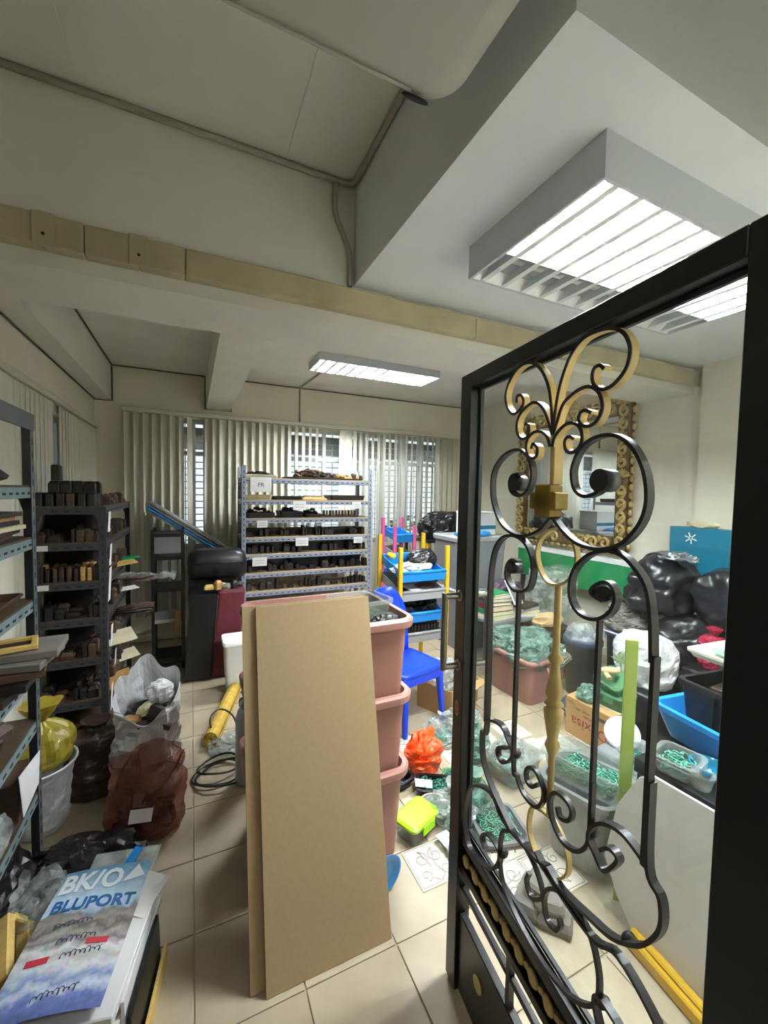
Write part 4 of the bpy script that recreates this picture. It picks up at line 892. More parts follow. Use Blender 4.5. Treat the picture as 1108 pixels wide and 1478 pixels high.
for k, (x, y, rz, s_) in enumerate([(-.50, 1.42, .35, 1), (-.465, 1.55, .1, .8)]):
    fr = thing('wooden_bracket', ['larger yellow wooden frame piece at the left edge of the foreground', 'smaller yellow wooden frame piece tucked beside the printed leaflet'][k], 'frame', (x, y, .14), (.35, -.5, rz))
    build('side_bar', MB().box(-.02, -.11 * s_, 0, .02, .11 * s_, .03), M['yellowwood'], fr, bevel=.004)
    build('side_bar', MB().box(-.02, -.11 * s_, .09, .02, .11 * s_, .12), M['yellowwood'], fr, bevel=.004)
    build('end_bar', MB().box(-.02, .09 * s_, .031, .02, .12 * s_, .089), M['yellowwood'], fr, bevel=.004)
    build('end_bar', MB().box(-.02, -.12 * s_, .031, .02, -.09 * s_, .089), M['yellowwood'], fr, bevel=.004)
board('crate', 'dark low crate under the yellow wooden frames', 'crate', 'wood4', (-.56, 1.36, 0), (.22, .46, .078), (0, 0, -.1), .006)
single('paper_sheet', MB().loft([[(-.05, -.07, 0), (.05, -.07, .004), (.055, .07, .012), (-.045, .08, .0)], [(-.05, -.07, .001), (.05, -.07, .005), (.055, .07, .013), (-.045, .08, .001)]], True, True, False), M['paper'], 'crumpled white sheet poking out right of the printed leaflet', 'paper', (-.158, 1.54, .222), (0, .2, -.5))
single('leaflet', MB().cb((0, 0, .003), (.03, .16, .006)), M['sky'], 'narrow blue and white leaflet poking out above the printed one', 'leaflet', (-.22, 1.67, .226), (.05, 0, -.45))
single('clear_folder', MB().cb((0, 0, .003), (.22, .16, .006)), M['clear'], 'clear plastic folder behind the top of the printed leaflet', 'folder', (-.235, 1.68, .2185), (0, 0, -.2), bevel=.001)
for k, (x, m, h) in enumerate([(-.128, 'black', .17), (-.108, 'yellowwood', .05), (-.146, 'paper', .20)]):
    single('hardboard_sheet', MB().box(-.005, -.14, 0, .005, .14, h), M[m], ['black thin sheet standing on edge right of the foreground pile', 'low yellow strip standing rightmost beside the foreground pile', 'white thin sheet standing against the foreground pile'][k], 'sheet', (x, 1.36 + .01 * k, 0), (0, -.04, -.17), bevel=.001)

# ================================================================== MIDDLE: boards, stacked bins, cables, cases
ang = math.atan2(.265, 1.165)
for k, (x0, x1, y0, lab) in enumerate([(.205, .642, 1.24, 'front large brown fibreboard panel leaning on the pink bins'), (.160, .632, 1.266, 'rear large brown fibreboard panel peeking out left of the front one')]):
    t = build('fibreboard', MB().box(0, 0, 0, x1 - x0, .009, 1.205), M['mdf'], None, (x0, y0 + .002, .002), (-ang + .012 * k, 0, 0), bevel=.0008)
    tag(t, lab, 'board')
bin_p = None
for k in range(3):
    lab = ['bottom pink plastic bin of the stack behind the boards', 'middle pink plastic bin of the stack behind the boards', 'top pink plastic bin of the stack, filled with small bags'][k]
    if k == 0:
        t = thing('pink_bin', lab, 'bin', (.532, 1.775, 0), group='stacked pink bins')
        R = [rrect(.575, .46, .04, 0, 7), rrect(.615, .50, .05, .37, 7), rrect(.665, .545, .075, .372, 7), rrect(.672, .552, .078, .378, 7), rrect(.676, .556, .08, .396, 7), rrect(.676, .556, .08, .404, 7), rrect(.66, .54, .075, .412, 7), rrect(.62, .50, .05, .412, 7), rrect(.60, .485, .05, .365, 7), rrect(.555, .44, .04, .006, 7)]
        build('bin_body', MB().loft([R[0], R[1], rrect(.605, .49, .05, .371, 7), R[9]], True, True, False), M['pink'], t)
        build('rim', MB().loft(R[1:9], False, False, False), M['pinkrim'], t)
        bin_p = t
    else:
        o = copy_of(bin_p, (.532 + .003 * k, 1.775, .325 * k), (0, 0, .008 * k), lab)
# contents of the top bin
def with_chips(par, sx, sy, z0, h, n, size, seed, m='greenpc'):
    return build('contents', curls(n, sx, sy, z0, h, size, seed), M[m], par, kind='stuff')
tb_ = thing('clear_tub', 'clear lidless tub of green bits on the top pink bin', 'tub', (.69, 1.73, .985), (0, 0, .15))
build('tub_body', tubm(.20, .16, .13, .24, .20, .03), M['cleartub'], tb_); with_chips(tb_, .08, .06, .01, .07, 70, .022, 31, 'greendk')
single('board_pack', MB().cb((0, 0, .02), (.2, .03, .04)), M['yellowwood'], 'yellow and black strip at the front of the top pink bin', 'strip', (.69, 1.585, .985), (0, 0, .02), bevel=.002)
single('bin_filling', chips(160, .21, .16, 0, .05, .05, 33, 1.6), M['wood4'], 'dark jumble filling the top pink bin', 'pieces', (.535, 1.775, .945), kind='stuff')
for k, (x, y, z, s_) in enumerate([(.775, 1.64, .99, 1), (.77, 1.76, .985, 1.1)]):
    single('dark_packet', MB().loft(sack([(.02, 0), (.055, .01), (.06, .03), (.03, .055), (.01, .06)], 18, .02, 16, .05, 7, 41 + k, 1.3, .8), True, True, False), M['blackbag' if k == 0 else 'greenbag'], ['shiny black packet at the right corner of the top pink bin', 'greenish film packet behind the black packet in the top pink bin'][k], 'packet', (x, y, z), (0, 0, .4 + k))
single('blue_dish', MB().lathe([(.06, 0), (.085, .012), (.092, .022), (.085, .02), (.06, .008)], 26), M['sky'], 'blue round dish on edge behind the right foot of the boards', 'dish', (.665, 1.40, .093), (PI / 2 + .1, 0, .25))

# things behind the boards on the left
tk_ = thing('water_filter', 'grey upright cylinder with metal neck behind the boards', 'cylinder', (.27, 2.29, 0))
build('cylinder_body', MB().lathe([(.05, 0), (.062, .01), (.062, .36), (.05, .40), (.03, .42)], 22), M['greyl'], tk_)
build('metal_neck', MB().lathe([(.032, .415), (.045, .43), (.045, .455), (.025, .465), (.028, .49), (.035, .50), (.03, .51)], 18), M['steel'], tk_)
build('neck_ring', MB().tube([(.035 * math.cos(q * PI / 9), .02, .535 + .03 * math.sin(q * PI / 9)) for q in range(18)], .005, 6, closed=True), M['white'], tk_)
rl = thing('rolled_mat', 'yellow patterned mat rolled up on the floor', 'mat', (.20, 3.0, .002), (0, 0, -.30))
sp = MB(); pts = [((.008 + .042 * q / 60) * math.cos(q * .42), 0, .052 + (.008 + .042 * q / 60) * math.sin(q * .42)) for q in range(61)]
sp.strip([(a, -.34, c) for a, b, c in pts], (0, 1, 0), .0012, .004); spm = MB().strip(pts, (0, 1, 0), .68, .004)
build('rolled_sheet', spm, M['rope'], rl)
cb_ = MB()
for (cx_, cy_, r_, z_) in ((.12, 2.40, .13, .008), (.15, 2.37, .14, .02), (.13, 2.44, .11, .03)):
    cb_.tube([(cx_ + r_ * math.cos(q * .27), cy_ + r_ * .8 * math.sin(q * .27), z_ + .012 * math.sin(q * .5)) for q in range(24)], .006, 7)
single('black_cable', cb_, M['black'], 'coiled black cable on the tiles left of the boards', 'cable')
single('black_cable', MB().tube(smooth_path([(.26, 2.62, .006), (.14, 2.66, .05), (.10, 2.78, .12), (.16, 2.86, .14), (.24, 2.82, .10), (.27, 2.7, .03)], 5), .006, 7), M['black'], 'upright black cable loop over the rolled mat', 'cable')
single('clear_bag', MB().loft(sack([(.02, 0), (.09, .008), (.10, .03), (.06, .07), (.015, .09)], 22, .03, 11, .06, 9, 51, 1.2, .8), True, True, False), M['clear'], 'flattened clear bag beside the coiled cable', 'bag', (.20, 2.62, 0))
wt = thing('white_bin', 'milky white lidded bin behind the boards', 'bin', (.345, 3.42, 0))
build('bin_body', MB().loft([rrect(.21, .2, .03, 0), rrect(.25, .23, .03, .385)], True, True, False), M['milky'], wt)
build('lid', MB().loft([rrect(.27, .25, .035, .386), rrect(.275, .255, .035, .40), rrect(.265, .245, .035, .415), rrect(.22, .2, .03, .418)], True, True, False), M['white'], wt)
mc = thing('maroon_case', 'maroon fabric suitcase standing behind the white bin', 'suitcase', (.175, 3.80, 0), (0, 0, .0))
build('case_body', MB().loft([rrect(.22, .28, .03, .02, 4, .07), rrect(.23, .29, .03, .30, 4, .085), rrect(.22, .28, .03, .72, 4, .13), rrect(.20, .26, .03, .745, 4, .135)], True, True, False), M['maroon'], mc)
build('black_side', MB().loft([[(-.235, -.142, .02), (-.045, -.147, .02), (.015, -.147, .72), (-.19, -.142, .72)], [(-.235, .142, .02), (-.045, .147, .02), (.015, .147, .72), (-.19, .142, .72)]], True, True, False), M['black'], mc)
for sx in (-.13, .13): build('wheel', MB().lathe([(.02, -.015), (.02, .015)], 14, T=Matrix.Translation((sx, -.1, .02)) @ Matrix.Rotation(PI / 2, 4, 'Y')), M['black'], mc)
build('seam_piping', MB().tube([(-.035, -.150, .05), (-.015, -.152, .3), (.02, -.148, .71)], .005, 6), M['black'], mc)
for k, (x, y, m, kd, s_) in enumerate([(.13, 3.74, 'yellowwood', 2, 1.1), (.20, 3.72, 'wood3', 1, 1.2), (.27, 3.73, 'stone', 2, 1.2), (.33, 3.72, 'wood4', 1, 1.1), (.24, 3.80, 'papercream', 2, 1.0), (.36, 3.78, 'wood1', 2, 1.3)]):
    block(kd, m, x, y, .746, k * .6, ['yellow rounded piece at the left of the suitcase top', 'pale stub piece on the suitcase top', 'greenish grey rounded piece on the suitcase top', 'black stub piece on the suitcase top', 'cream rounded piece on the suitcase top', 'dark rounded piece at the right of the suitcase top'][k], None, s_)
single('black_bag', MB().loft([rrect(.44, .20, .05, 0, 5), rrect(.49, .25, .07, .04, 5), rrect(.50, .26, .08, .15, 5), rrect(.46, .23, .08, .22, 5), rrect(.36, .16, .06, .255, 5)], True, True, True).tube([(-.24, -.131, .14), (0, -.134, .15), (.24, -.131, .14)], .005, 6), M['blackpl'], 'big black holdall between the suitcase and the carded rack', 'bag', (.21, 4.00, .80))
single('support_box', MB().box(-.2, -.12, 0, .2, .12, .795), M['black'], 'black box standing behind the suitcase under the holdall', 'box', (.17, 4.10, 0), bevel=.006)
for k, (m, off, lab) in enumerate([('silver', 0, 'uppermost silver edged panel slanting over the black holdall'), ('black', .026, 'black backed panel slanting over the holdall'), ('sky', .052, 'blue panel slanting over the holdall'), ('silver', .078, 'lowest silver edged panel slanting towards the carded rack')]):
    dx, dz = .82, -.56; L = math.hypot(dx, dz); an = math.atan2(-dz, dx)
    t = thing('framed_panel', lab, 'panel', (-.36 - off * .3, 4.52 + .0 * k, 1.46 - off), (0, an, 0))
    build('panel_sheet', MB().box(0.01, -.13, -.006, L - .01, .13, .004), M['black' if m != 'silver' else 'greyl'], t)
    for (x0, y0, x1, y1) in ((0, -.145, L, -.131), (0, .131, L, .145)): build('edge_strip', MB().box(x0, y0, -.009, x1, y1, .008), M['silver' if m != 'sky' else 'sky'], t, bevel=.002)

# ================================================================== BEHIND THE BINS: chair, organizers, totes
ch = thing('plastic_chair', 'bright blue plastic chair beside the pink bin stack', 'chair', (1.365, 2.51, 0), (0, 0, math.radians(-75.5)))
ch.scale = (.85, .85, 1.04)
def leg(x0, y0, x1, y1): return MB().loft([rrect(.035, .035, .008, 0, 2, x1, y1), rrect(.06, .055, .012, .37, 2, x0, y0)], True, True, False)
for (x, y) in ((.19, -.19), (.19, .19), (-.17, -.19), (-.17, .19)): build('leg', leg(x, y, x * 1.22, y * 1.1), M['blue'], ch, bevel=.003)
seat = MB().loft([rrect(.44, .46, .06, .355, 5), rrect(.46, .48, .07, .375, 5), rrect(.45, .47, .07, .392, 5), rrect(.38, .40, .06, .384, 5), rrect(.2, .2, .06, .378, 5)], True, True, True)
build('seat', seat, M['blue'], ch)
bk = []
for i in range(9):
    t = i / 8; z = .375 + t * .47; hw = .205 + .02 * math.sin(t * PI) - .10 * max(0, (t - .55) / .45) ** 2; xx = -.19 - .10 * t
    hw = max(hw, .05)
    if i == 8: hw *= .86
    row = [(xx - .035 * (1 - (j / 4 - 1) ** 2), hw * (j / 4 - 1), z) for j in range(9)]
    bk.append(row + [(p[0] - .012, p[1], p[2]) for p in row[::-1]])
build('backrest', MB().loft(bk, True, True, True), M['blue'], ch)
build('apron', MB().box(.205, -.2, .31, .222, .2, .365).box(-.19, -.222, .31, .2, -.206, .365), M['blue'], ch, bevel=.003)

def organizer(label, x0, x1, y0, y1, top, levels, pm, cols, slope):
    t = thing('tray_organizer', label, 'organizer', ((x0 + x1) / 2, (y0 + y1) / 2, 0)); hx, hy = (x1 - x0) / 2, (y1 - y0) / 2
    for sx in (-1, 1):
        for sy in (-1, 1): build('post', MB().loft([rrect(.034, .034, .006, 0, 2, sx * hx, sy * hy), rrect(.034, .034, .006, top + (.07 if sy > 0 else 0), 2, sx * hx, sy * hy)], True, True, False), pm, t)
    for z, c in zip(levels, cols):
        T = Matrix.Translation((0, -hy, z)) @ Matrix.Rotation(slope, 4, 'X'); d = 2 * hy / math.cos(slope); a = hx - .018; b = MB()
        b.box(-a, .018, 0, a, d - .018, .004, T).box(-a, .0, -.005, a, .018, .075, T).box(-a, d - .018, -.005, a, d, .09, T).box(-a, .0185, .0042, -a + .01, d - .0185, .075, T).box(a - .01, .0185, .0042, a, d - .0185, .075, T)
        build('tray', b, M[c], t, bevel=.002)
        build('tray_lip', MB().tube([tuple(T @ Vector((-a, .004, .077))), tuple(T @ Vector((a, .004, .077)))], .013, 8), M[c], t)
    return t
og = organizer('yellow posted organizer with blue and grey sloping trays behind the blue chair', 1.535, 1.985, 2.95, 3.36, 1.145, [.86, .70, .515, .345], M['yellow'], ['sky', 'greyl', 'sky', 'greyl'], .22)
organizer('pink posted tray organizer behind the yellow posted one', 1.955, 2.19, 3.90, 4.2, 1.235, [1.06, .86, .6], M['magenta'], ['sky', 'greyl', 'sky'], .15)
for k, x in enumerate((1.60, 1.68, 1.76)):
    single('folded_cloth', MB().loft(sack([(.04, 0), (.10, .005), (.11, .03), (.06, .055), (.02, .06)], 20, .025, 9, .03, 7, 71 + k, 1.1, .8), True, True, False), M[['whitebag', 'greyl', 'papercream'][k]], ['white crumpled packet at the left of the top organizer tray', 'grey crumpled packet in the middle of the top organizer tray', 'cream crumpled packet at the right of the top organizer tray'][k], 'packet', (x + .04, 3.12, .915 + .008 * k), (.2, 0, k))
single('black_pouch', MB().loft(sack([(.05, 0), (.13, .01), (.15, .06), (.12, .13), (.03, .16)], 24, .025, 7, .03, 9, 75, 1, .7), True, True, False), M['blackpl'], 'black pouch at the right of the top organizer tray', 'bag', (1.88, 3.20, .94), (.2, 0, 0))
single('yellow_tape', MB().lathe([(.02, 0), (.04, 0), (.04, .03), (.02, .03), (.02, 0)], 18), M['yellow'], 'yellow roll on the left side of the top organizer tray', 'roll', (1.60, 3.26, 1.02), (.2, .2, 0))
for k in range(3):
    board('flat_pack', ['dark flat packet in the second organizer tray', 'white flat packet in the second organizer tray', 'brown flat packet in the second organizer tray'][k], 'packet', ['wood4', 'paper', 'wood2'][k], (1.66 + .1 * k, 3.1, .755 + .012 * k), (.2, .12, .012), (.22, 0, .3 * k))
single('tool_heap', chips(70, .17, .1, 0, .14, .05, 78, 1.5), M['wood4'], 'heap of dark objects in the third organizer tray', 'pieces', (1.76, 3.12, .575), kind='stuff')
for k in range(12):
    o = block(3, 'wood1' if k % 3 else 'wood4', 1.585 + k * .032, 3.02, .385, 0, '%s upright dark block from the left in the lowest organizer tray' % nth(k), 'row of blocks in the lowest organizer tray', 1.1)
tbl = thing('low_table', 'black low table carrying bags behind the organizers', 'table', (2.80, 4.28, 0))
build('table_top', MB().box(-.38, -.28, 1.02, .38, .28, 1.05), M['blackpl'], tbl, bevel=.004)
for sx in (-1, 1):
    for sy in (-1, 1): build('leg', MB().box(sx * .36 - .015, sy * .26 - .015, 0, sx * .36 + .015, sy * .26 + .015, 1.02), M['yellow' if (sx < 0 and sy < 0) else 'black'], tbl)
single('garbage_bag', MB().loft(sack([(.08, 0), (.25, .01), (.29, .09), (.26, .2), (.15, .29), (.03, .31)], 34, .04, 5, .04, 9, 81, 1.15, .8), True, True, False), M['blackbag'], 'big black bag on the black table in front of the right blinds', 'bag', (2.82, 4.27, 1.0515))
single('black_box', MB().box(-.2, -.2, 0, .2, .2, .5), M['blackpl'], 'black box standing under the black table', 'box', (2.66, 4.26, .0), bevel=.01)
single('dark_pouch', MB().loft(sack([(.05, 0), (.15, .01), (.17, .08), (.14, .17), (.03, .2)], 24, .03, 7, .03, 9, 82, 1, .8), True, True, False), M['blackpl'], 'dark pouch on the black box under the black table', 'bag', (2.66, 4.24, .50))
def lidded_tote(label, x, y, w_, d, h, m, lm, rz=0, z=0):
    t = thing('storage_tote', label, 'tote', (x, y, z), (0, 0, rz))
    build('tote_body', MB().loft([rrect(w_ * .9, d * .9, .04, 0, 4), rrect(w_, d, .045, h - .05, 4)], True, True, False), m, t)
    build('lid', MB().loft([rrect(w_ + .03, d + .03, .05, h - .05, 4), rrect(w_ + .04, d + .04, .05, h - .012, 4), rrect(w_ + .01, d + .01, .045, h, 4)], True, True, False), lm, t)
    return t
lidded_tote('lower dark grey storage tote right of the organizers', 2.69, 3.58, .58, .44, .62, M['greypl'], M['greyl'])
lidded_tote('upper dark grey storage tote with pale lid, papers on top', 2.69, 3.58, .62, .46, .54, M['greypl'], M['greyl'], 0, .621)
pbx = thing('paper_box', 'white box of papers with a blue stripe on the grey tote', 'box', (2.76, 3.58, 1.1625), (0, 0, .05))
build('box_body', MB().box(-.16, -.13, 0, .16, .13, .22), M['paper'], pbx, bevel=.003)
build('blue_stripe', MB().box(-.161, -.132, .06, .161, -.1302, .10), M['teal'], pbx)
build('lid', MB().box(-.165, -.135, .2205, .165, .135, .24), M['paper'], pbx, bevel=.002)
single('blue_film', MB().loft(sack([(.05, 0), (.17, .004), (.18, .025), (.1, .05), (.02, .055)], 22, .02, 8, .04, 9, 84, 1.1, .5), True, True, False), M['sky'], 'blue crumpled film in front of the paper box on the grey tote', 'film', (2.60, 3.41, 1.1625))

# cardboard box with a clear bag beside the chair
cbx = thing('carton', 'open brown carton holding a clear bag behind the blue chair', 'carton', (1.76, 2.56, 0), (0, 0, .42))
f = MB().box(-.19, -.15, 0, .19, .15, .005)
f.box(-.19, -.15, .005, .19, -.145, .20).box(-.19, .145, .005, .19, .15, .20).box(-.19, -.145, .005, -.185, .145, .20).box(.185, -.145, .005, .19, .145, .20)
build('carton_body', f, M['carton'], cbx)
build('flap', MB().box(-.19, -.21, .20, .19, -.148, .204, Matrix.Rotation(.12, 4, 'X')), M['carton'], cbx)
single('clear_bag', MB().loft(sack([(.03, 0), (.13, .01), (.15, .09), (.14, .2), (.10, .28), (.02, .32)], 26, .035, 7, .06, 9, 91), True, True, False), M['clear'], 'large clear bag standing in the open carton by the chair', 'bag', (1.76, 2.56, .008))

# ================================================================== CENTRE FLOOR CLUTTER
single('orange_bag', MB().loft(sack([(.04, 0), (.085, .006), (.09, .06), (.085, .13), (.06, .18), (.02, .21)], 30, .04, 7, .08, 5, 95, 1.0, .8), True, True, False), M['orange'], 'crumpled bright orange bag on the floor right of the pink bins', 'bag', (1.22, 2.0, .0))
def open_tub(nm, lab, cat, x, y, z, w_, d, h, tw, td, m, fill, rz=0, n=60, size=.022, seed=1, fh=.5, rot=None):
    t = thing(nm, lab, cat, (x, y, z), rot or (0, 0, rz))
    build('tub_body', tubm(w_, d, h, tw, td, .025), M[m], t)
    if fill: build('contents', curls(int(n * 1.6), w_ * .42, d * .42, .012, h * fh, size, seed), M[fill], t, kind='stuff')
    return t
open_tub('dark_tray', 'dark tray of green bits with white paper below the orange bag', 'tray', 1.17, 1.80, .0, .16, .10, .05, .18, .12, 'blackpl', 'greendk', -.5, 50, .02, 3, 1.0)
single('white_card', MB().cb((0, 0, .003), (.09, .06, .004)), M['paper'], 'white card on the left of the dark green-filled tray', 'card', (1.11, 1.815, .052), (0, .05, -.5), bevel=.001)
open_tub('black_box', 'small black open box left of the orange bag', 'box', 1.03, 1.92, .0, .10, .08, .05, .11, .09, 'blackpl', None, .3)
open_tub('green_tray', 'green translucent tray of bits right of the dark tray', 'tray', 1.33, 1.79, .0, .15, .11, .045, .17, .13, 'greentub', 'greendk', -.4, 60, .02, 4, 1.0)
t = thing('round_tub', 'round cream-rimmed tub of green bits behind the lime lidded box', 'tub', (1.08, 1.66, 0))
build('tub_body', MB().lathe([(.06, 0), (.075, .05), (.078, .05), (.078, .056), (.07, .056), (.056, .004)], 22), M['cleartub'], t)
build('rim', MB().tube([(.076 * math.cos(q * PI / 12), .076 * math.sin(q * PI / 12), .058) for q in range(24)], .004, 6, closed=True), M['papercream'], t)
build('contents', curls(70, .04, .04, .01, .04, .02, 6), M['greendk'], t, kind='stuff')
lb = thing('lime_lidded_box', 'grey translucent box with a bright lime clip lid', 'box', (.955, 1.62, 0), (0, 0, .38))
lb.scale = (.86, .86, .86)
build('box_body', MB().loft([rrect(.19, .13, .02, 0), rrect(.215, .15, .025, .085)], True, True, False), M['cleartub'], lb)
build('lid', MB().loft([rrect(.23, .165, .03, .0855), rrect(.232, .167, .03, .10), rrect(.205, .14, .025, .108)], True, True, False), M['lime'], lb)
build('clip', MB().box(-.05, -.092, .05, .05, -.084, .098), M['lime'], lb, bevel=.002)
for k, (x, y, r, lab, m) in enumerate([(1.15, 1.58, 1.0, 'clear bag of pale pieces just right of the lime lidded box', 'clear'), (1.30, 1.63, .9, 'clear bag with greenish pieces beside the door edge', 'greenbag'), (1.06, 1.38, .7, 'small clear bag with reddish bits lying on the relief tiles', 'clear'), (1.45, 2.15, 1.0, 'clear bag of pale rings behind the orange bag', 'clear'), (1.64, 2.20, 1.15, 'clear knotted bag in front of the second pink bin', 'clear'), (1.55, 1.98, 1.1, 'greenish clear bag seen through the left scrolls of the door', 'greenbag')]):
    t = thing('clear_bag', lab, 'bag', (x, y, 0), (0, 0, k * 1.1))
    build('bag_film', MB().loft(sack([(.03, 0), (.085 * r, .006), (.10 * r, .05 * r), (.08 * r, .11 * r), (.03 * r, .16 * r), (.04 * r, .2 * r)], 24, .03, 10, .08, 9, 101 + k), True, True, False), M[m], t)
    build('contents', chips(40, .05 * r, .05 * r, .01, .05 * r, .024, 110 + k), M['greenpc' if k != 2 else 'pinkrim'], t, kind='stuff')
single('white_card', MB().cb((0, 0, .002), (.07, .11, .002)), M['paper'], 'blank white card on the relief tiles below the lime lidded box', 'card', (1.04, 1.47, .032), (.12, .1, .2), bevel=.0005)
open_tub('grey_tray', 'grey square tray of green bits just past the door edge', 'tray', 1.31, 1.46, .0, .19, .19, .04, .21, .21, 'greypl', 'greenpc', -.25, 110, .02, 8, .9)
gt = thing('milky_tub', 'milky rectangular tub with a clear bag inside, behind the door scrolls', 'tub', (1.66, 1.75, 0), (0, 0, .25))
build('tub_body', tubm(.24, .19, .12, .28, .23, .04), M['cleartub'], gt)
single('clear_bag', MB().loft(sack([(.03, 0), (.08, .008), (.10, .06), (.09, .13), (.05, .18), (.02, .2)], 24, .03, 10, .07, 9, 120), True, True, False), M['clear'], 'clear bag with a bottle standing in the milky tub', 'bag', (1.66, 1.75, .008))
single('green_packet', MB().loft(sack([(.02, 0), (.05, .01), (.05, .04), (.02, .06)], 16, .015, 14, .04, 7, 121), True, True, False), M['greenpc'], 'green packet at the left inside the milky tub', 'packet', (1.61, 1.77, .02))

# second pink bin with green film bags
p2 = thing('pink_bin', 'single pink bin full of green film seen through the door', 'bin', (2.46, 2.49, 0), (0, 0, .05))
build('bin_body', MB().loft([rrect(.36, .42, .05, 0, 5), rrect(.42, .50, .05, .32, 5), rrect(.41, .49, .05, .32, 5), rrect(.35, .41, .05, .008, 5)], True, True, False), M['pink'], p2)
build('rim', MB().loft([rrect(.42, .50, .05, .32, 5), rrect(.46, .54, .06, .32, 5), rrect(.465, .545, .06, .345, 5), rrect(.45, .53, .06, .352, 5), rrect(.41, .49, .05, .352, 5), rrect(.41, .49, .05, .32, 5)], False, False, True), M['pinkrim'], p2)
build('handle', MB().tube(smooth_path([(-.05, -.262, .29), (-.05, -.285, .26), (.05, -.285, .26), (.05, -.262, .29)], 5), .008, 7), M['pinkrim'], p2)
for k, (x, y, z, r, m) in enumerate([(2.38, 2.40, .26, 1.35, 'greenbag'), (2.53, 2.50, .28, 1.45, 'greenbag'), (2.40, 2.62, .27, 1.5, 'greenbag'), (2.58, 2.36, .26, 1.15, 'greenbag')]):
    single('green_film_bag', MB().loft(sack([(.03, 0), (.10 * r, .01), (.115 * r, .05 * r), (.09 * r, .12 * r), (.03 * r, .15 * r)], 24, .04, 9, .08, 9, 130 + k), True, True, False), M[m], ['nearest left green film bag in the second pink bin', 'middle green film bag heaped in the second pink bin', 'rear green film bag in the second pink bin', 'right green film bag in the second pink bin'][k], 'bag', (x, y, z), (0, 0, k))
single('green_filling', chips(180, .17, .21, 0, .05, .035, 134, 1.6), M['greenpc'], 'loose green pieces filling the second pink bin', 'pieces', (2.46, 2.49, .21), kind='stuff')

# stacks behind the bin: books, bags, plant, drums
bt = thing('low_bench', 'dark bench under the books behind the second pink bin', 'bench', (2.66, 3.05, 0))
build('bench_top', MB().box(-.30, -.26, .44, .30, .26, .47), M['greypl'], bt, bevel=.004)
for sx in (-1, 1):
    for sy in (-1, 1): build('leg', MB().box(sx * .27 - .02, sy * .23 - .02, 0, sx * .27 + .02, sy * .23 + .02, .44), M['black'], bt)
z = .4705
for k, (m, h, w_, d, lab) in enumerate([('papercream', .035, .26, .2, 'lowest cream book of the stack behind the second pink bin'), ('green', .04, .26, .19, 'green book second from the bottom of the stack'), ('red', .05, .24, .2, 'red book in the middle of the stack'), ('paper', .03, .22, .18, 'white book above the red one in the stack'), ('wood1', .03, .25, .19, 'dark book above the white one in the stack'), ('paper', .025, .22, .18, 'upper white book of the stack'), ('green', .02, .2, .17, 'thin green book on top of the stack')]):
    t = thing('book', lab, 'book', (2.52 + rnd.uniform(-.015, .015), 2.94, z), (0, 0, rnd.uniform(-.15, .15)))
    build('cover', MB().box(-w_ / 2, -d / 2, 0, w_ / 2, d / 2, .003).box(-w_ / 2, -d / 2, h - .003, w_ / 2, d / 2, h).box(-w_ / 2, -d / 2, .003, -w_ / 2 + .003, d / 2, h - .003), M[m], t)
    build('pages', MB().box(-w_ / 2 + .0032, -d / 2 + .004, .0032, w_ / 2 - .004, d / 2 - .004, h - .0032), M['papercream'], t); z += h + .0005
for k in range(4): board('magazine', ['lowest magazine right of the book stack', 'second magazine right of the book stack', 'third magazine right of the book stack', 'top tilted magazine right of the book stack'][k], 'magazine', ['paper', 'papercream', 'greyl', 'wood1'][k], (2.82, 2.92, .4705 + .026 * k), (.24, .2, .025), (0, 0, .2 * k - .3))
fp = thing('leaning_frame', 'white edged panel leaning beside the book stack', 'panel', (2.70, 2.84, .60), (-.5, .15, .5))
build('panel_sheet', MB().box(-.10, -.004, 0, .10, .004, .22), M['greypl'], fp)
for (x0, z0, x1, z1) in ((-.106, -.006, -.1, .226), (.1, -.006, .106, .226), (-.1, -.006, .1, 0), (-.1, .22, .1, .226)): build('edge_strip', MB().box(x0, -.007, z0, x1, .007, z1), M['white'], fp)
single('purple_bag', MB().loft(sack([(.06, 0), (.16, .01), (.19, .1), (.16, .22), (.05, .28)], 26, .03, 6, .04, 9, 141, 1.0, .7), True, True, False), M['purple'], 'dusky purple bag on the bench below the green board', 'bag', (2.80, 3.16, .471))
single('cloth_bundle', MB().loft(sack([(.04, 0), (.12, .01), (.13, .05), (.08, .09), (.02, .1)], 22, .02, 8, .04, 9, 142, 1.3, .7), True, True, False), M['tan'], 'beige cloth bundle in front of the potted greens', 'bundle', (2.98, 2.76, .40))
single('crate', MB().box(-.16, -.16, 0, .16, .16, .398), M['wood4'], 'dark crate supporting the beige bundle beside the drums', 'crate', (2.98, 2.74, 0), bevel=.01)
pl = thing('wrapped_plant', 'plant with narrow green leaves wrapped in clear film', 'plant', (3.30, 3.02, .0))
build('pot', MB().lathe([(.09, 0), (.12, .30), (.13, .31), (.12, .32), (.1, .3)], 18), M['wood4'], pl)
for k in range(16):
    a = k * 2.4; l = rnd.uniform(.35, .55); r_ = rnd.uniform(.05, .2)
    build('leaf', MB().strip(smooth_path([(0, 0, .30), (r_ * .5 * math.cos(a), r_ * .5 * math.sin(a), .3 + l * .6), (r_ * 1.2 * math.cos(a), r_ * 1.2 * math.sin(a), .3 + l)], 3), (-math.sin(a), math.cos(a), 0), .028, .002), M['darkgreen'], pl)
build('film', MB().loft(sack([(.13, .32), (.2, .45), (.24, .62), (.22, .78), (.19, .86)], 24, .03, 6, .06, 9, 143), False, False, False), M['clear'], pl)
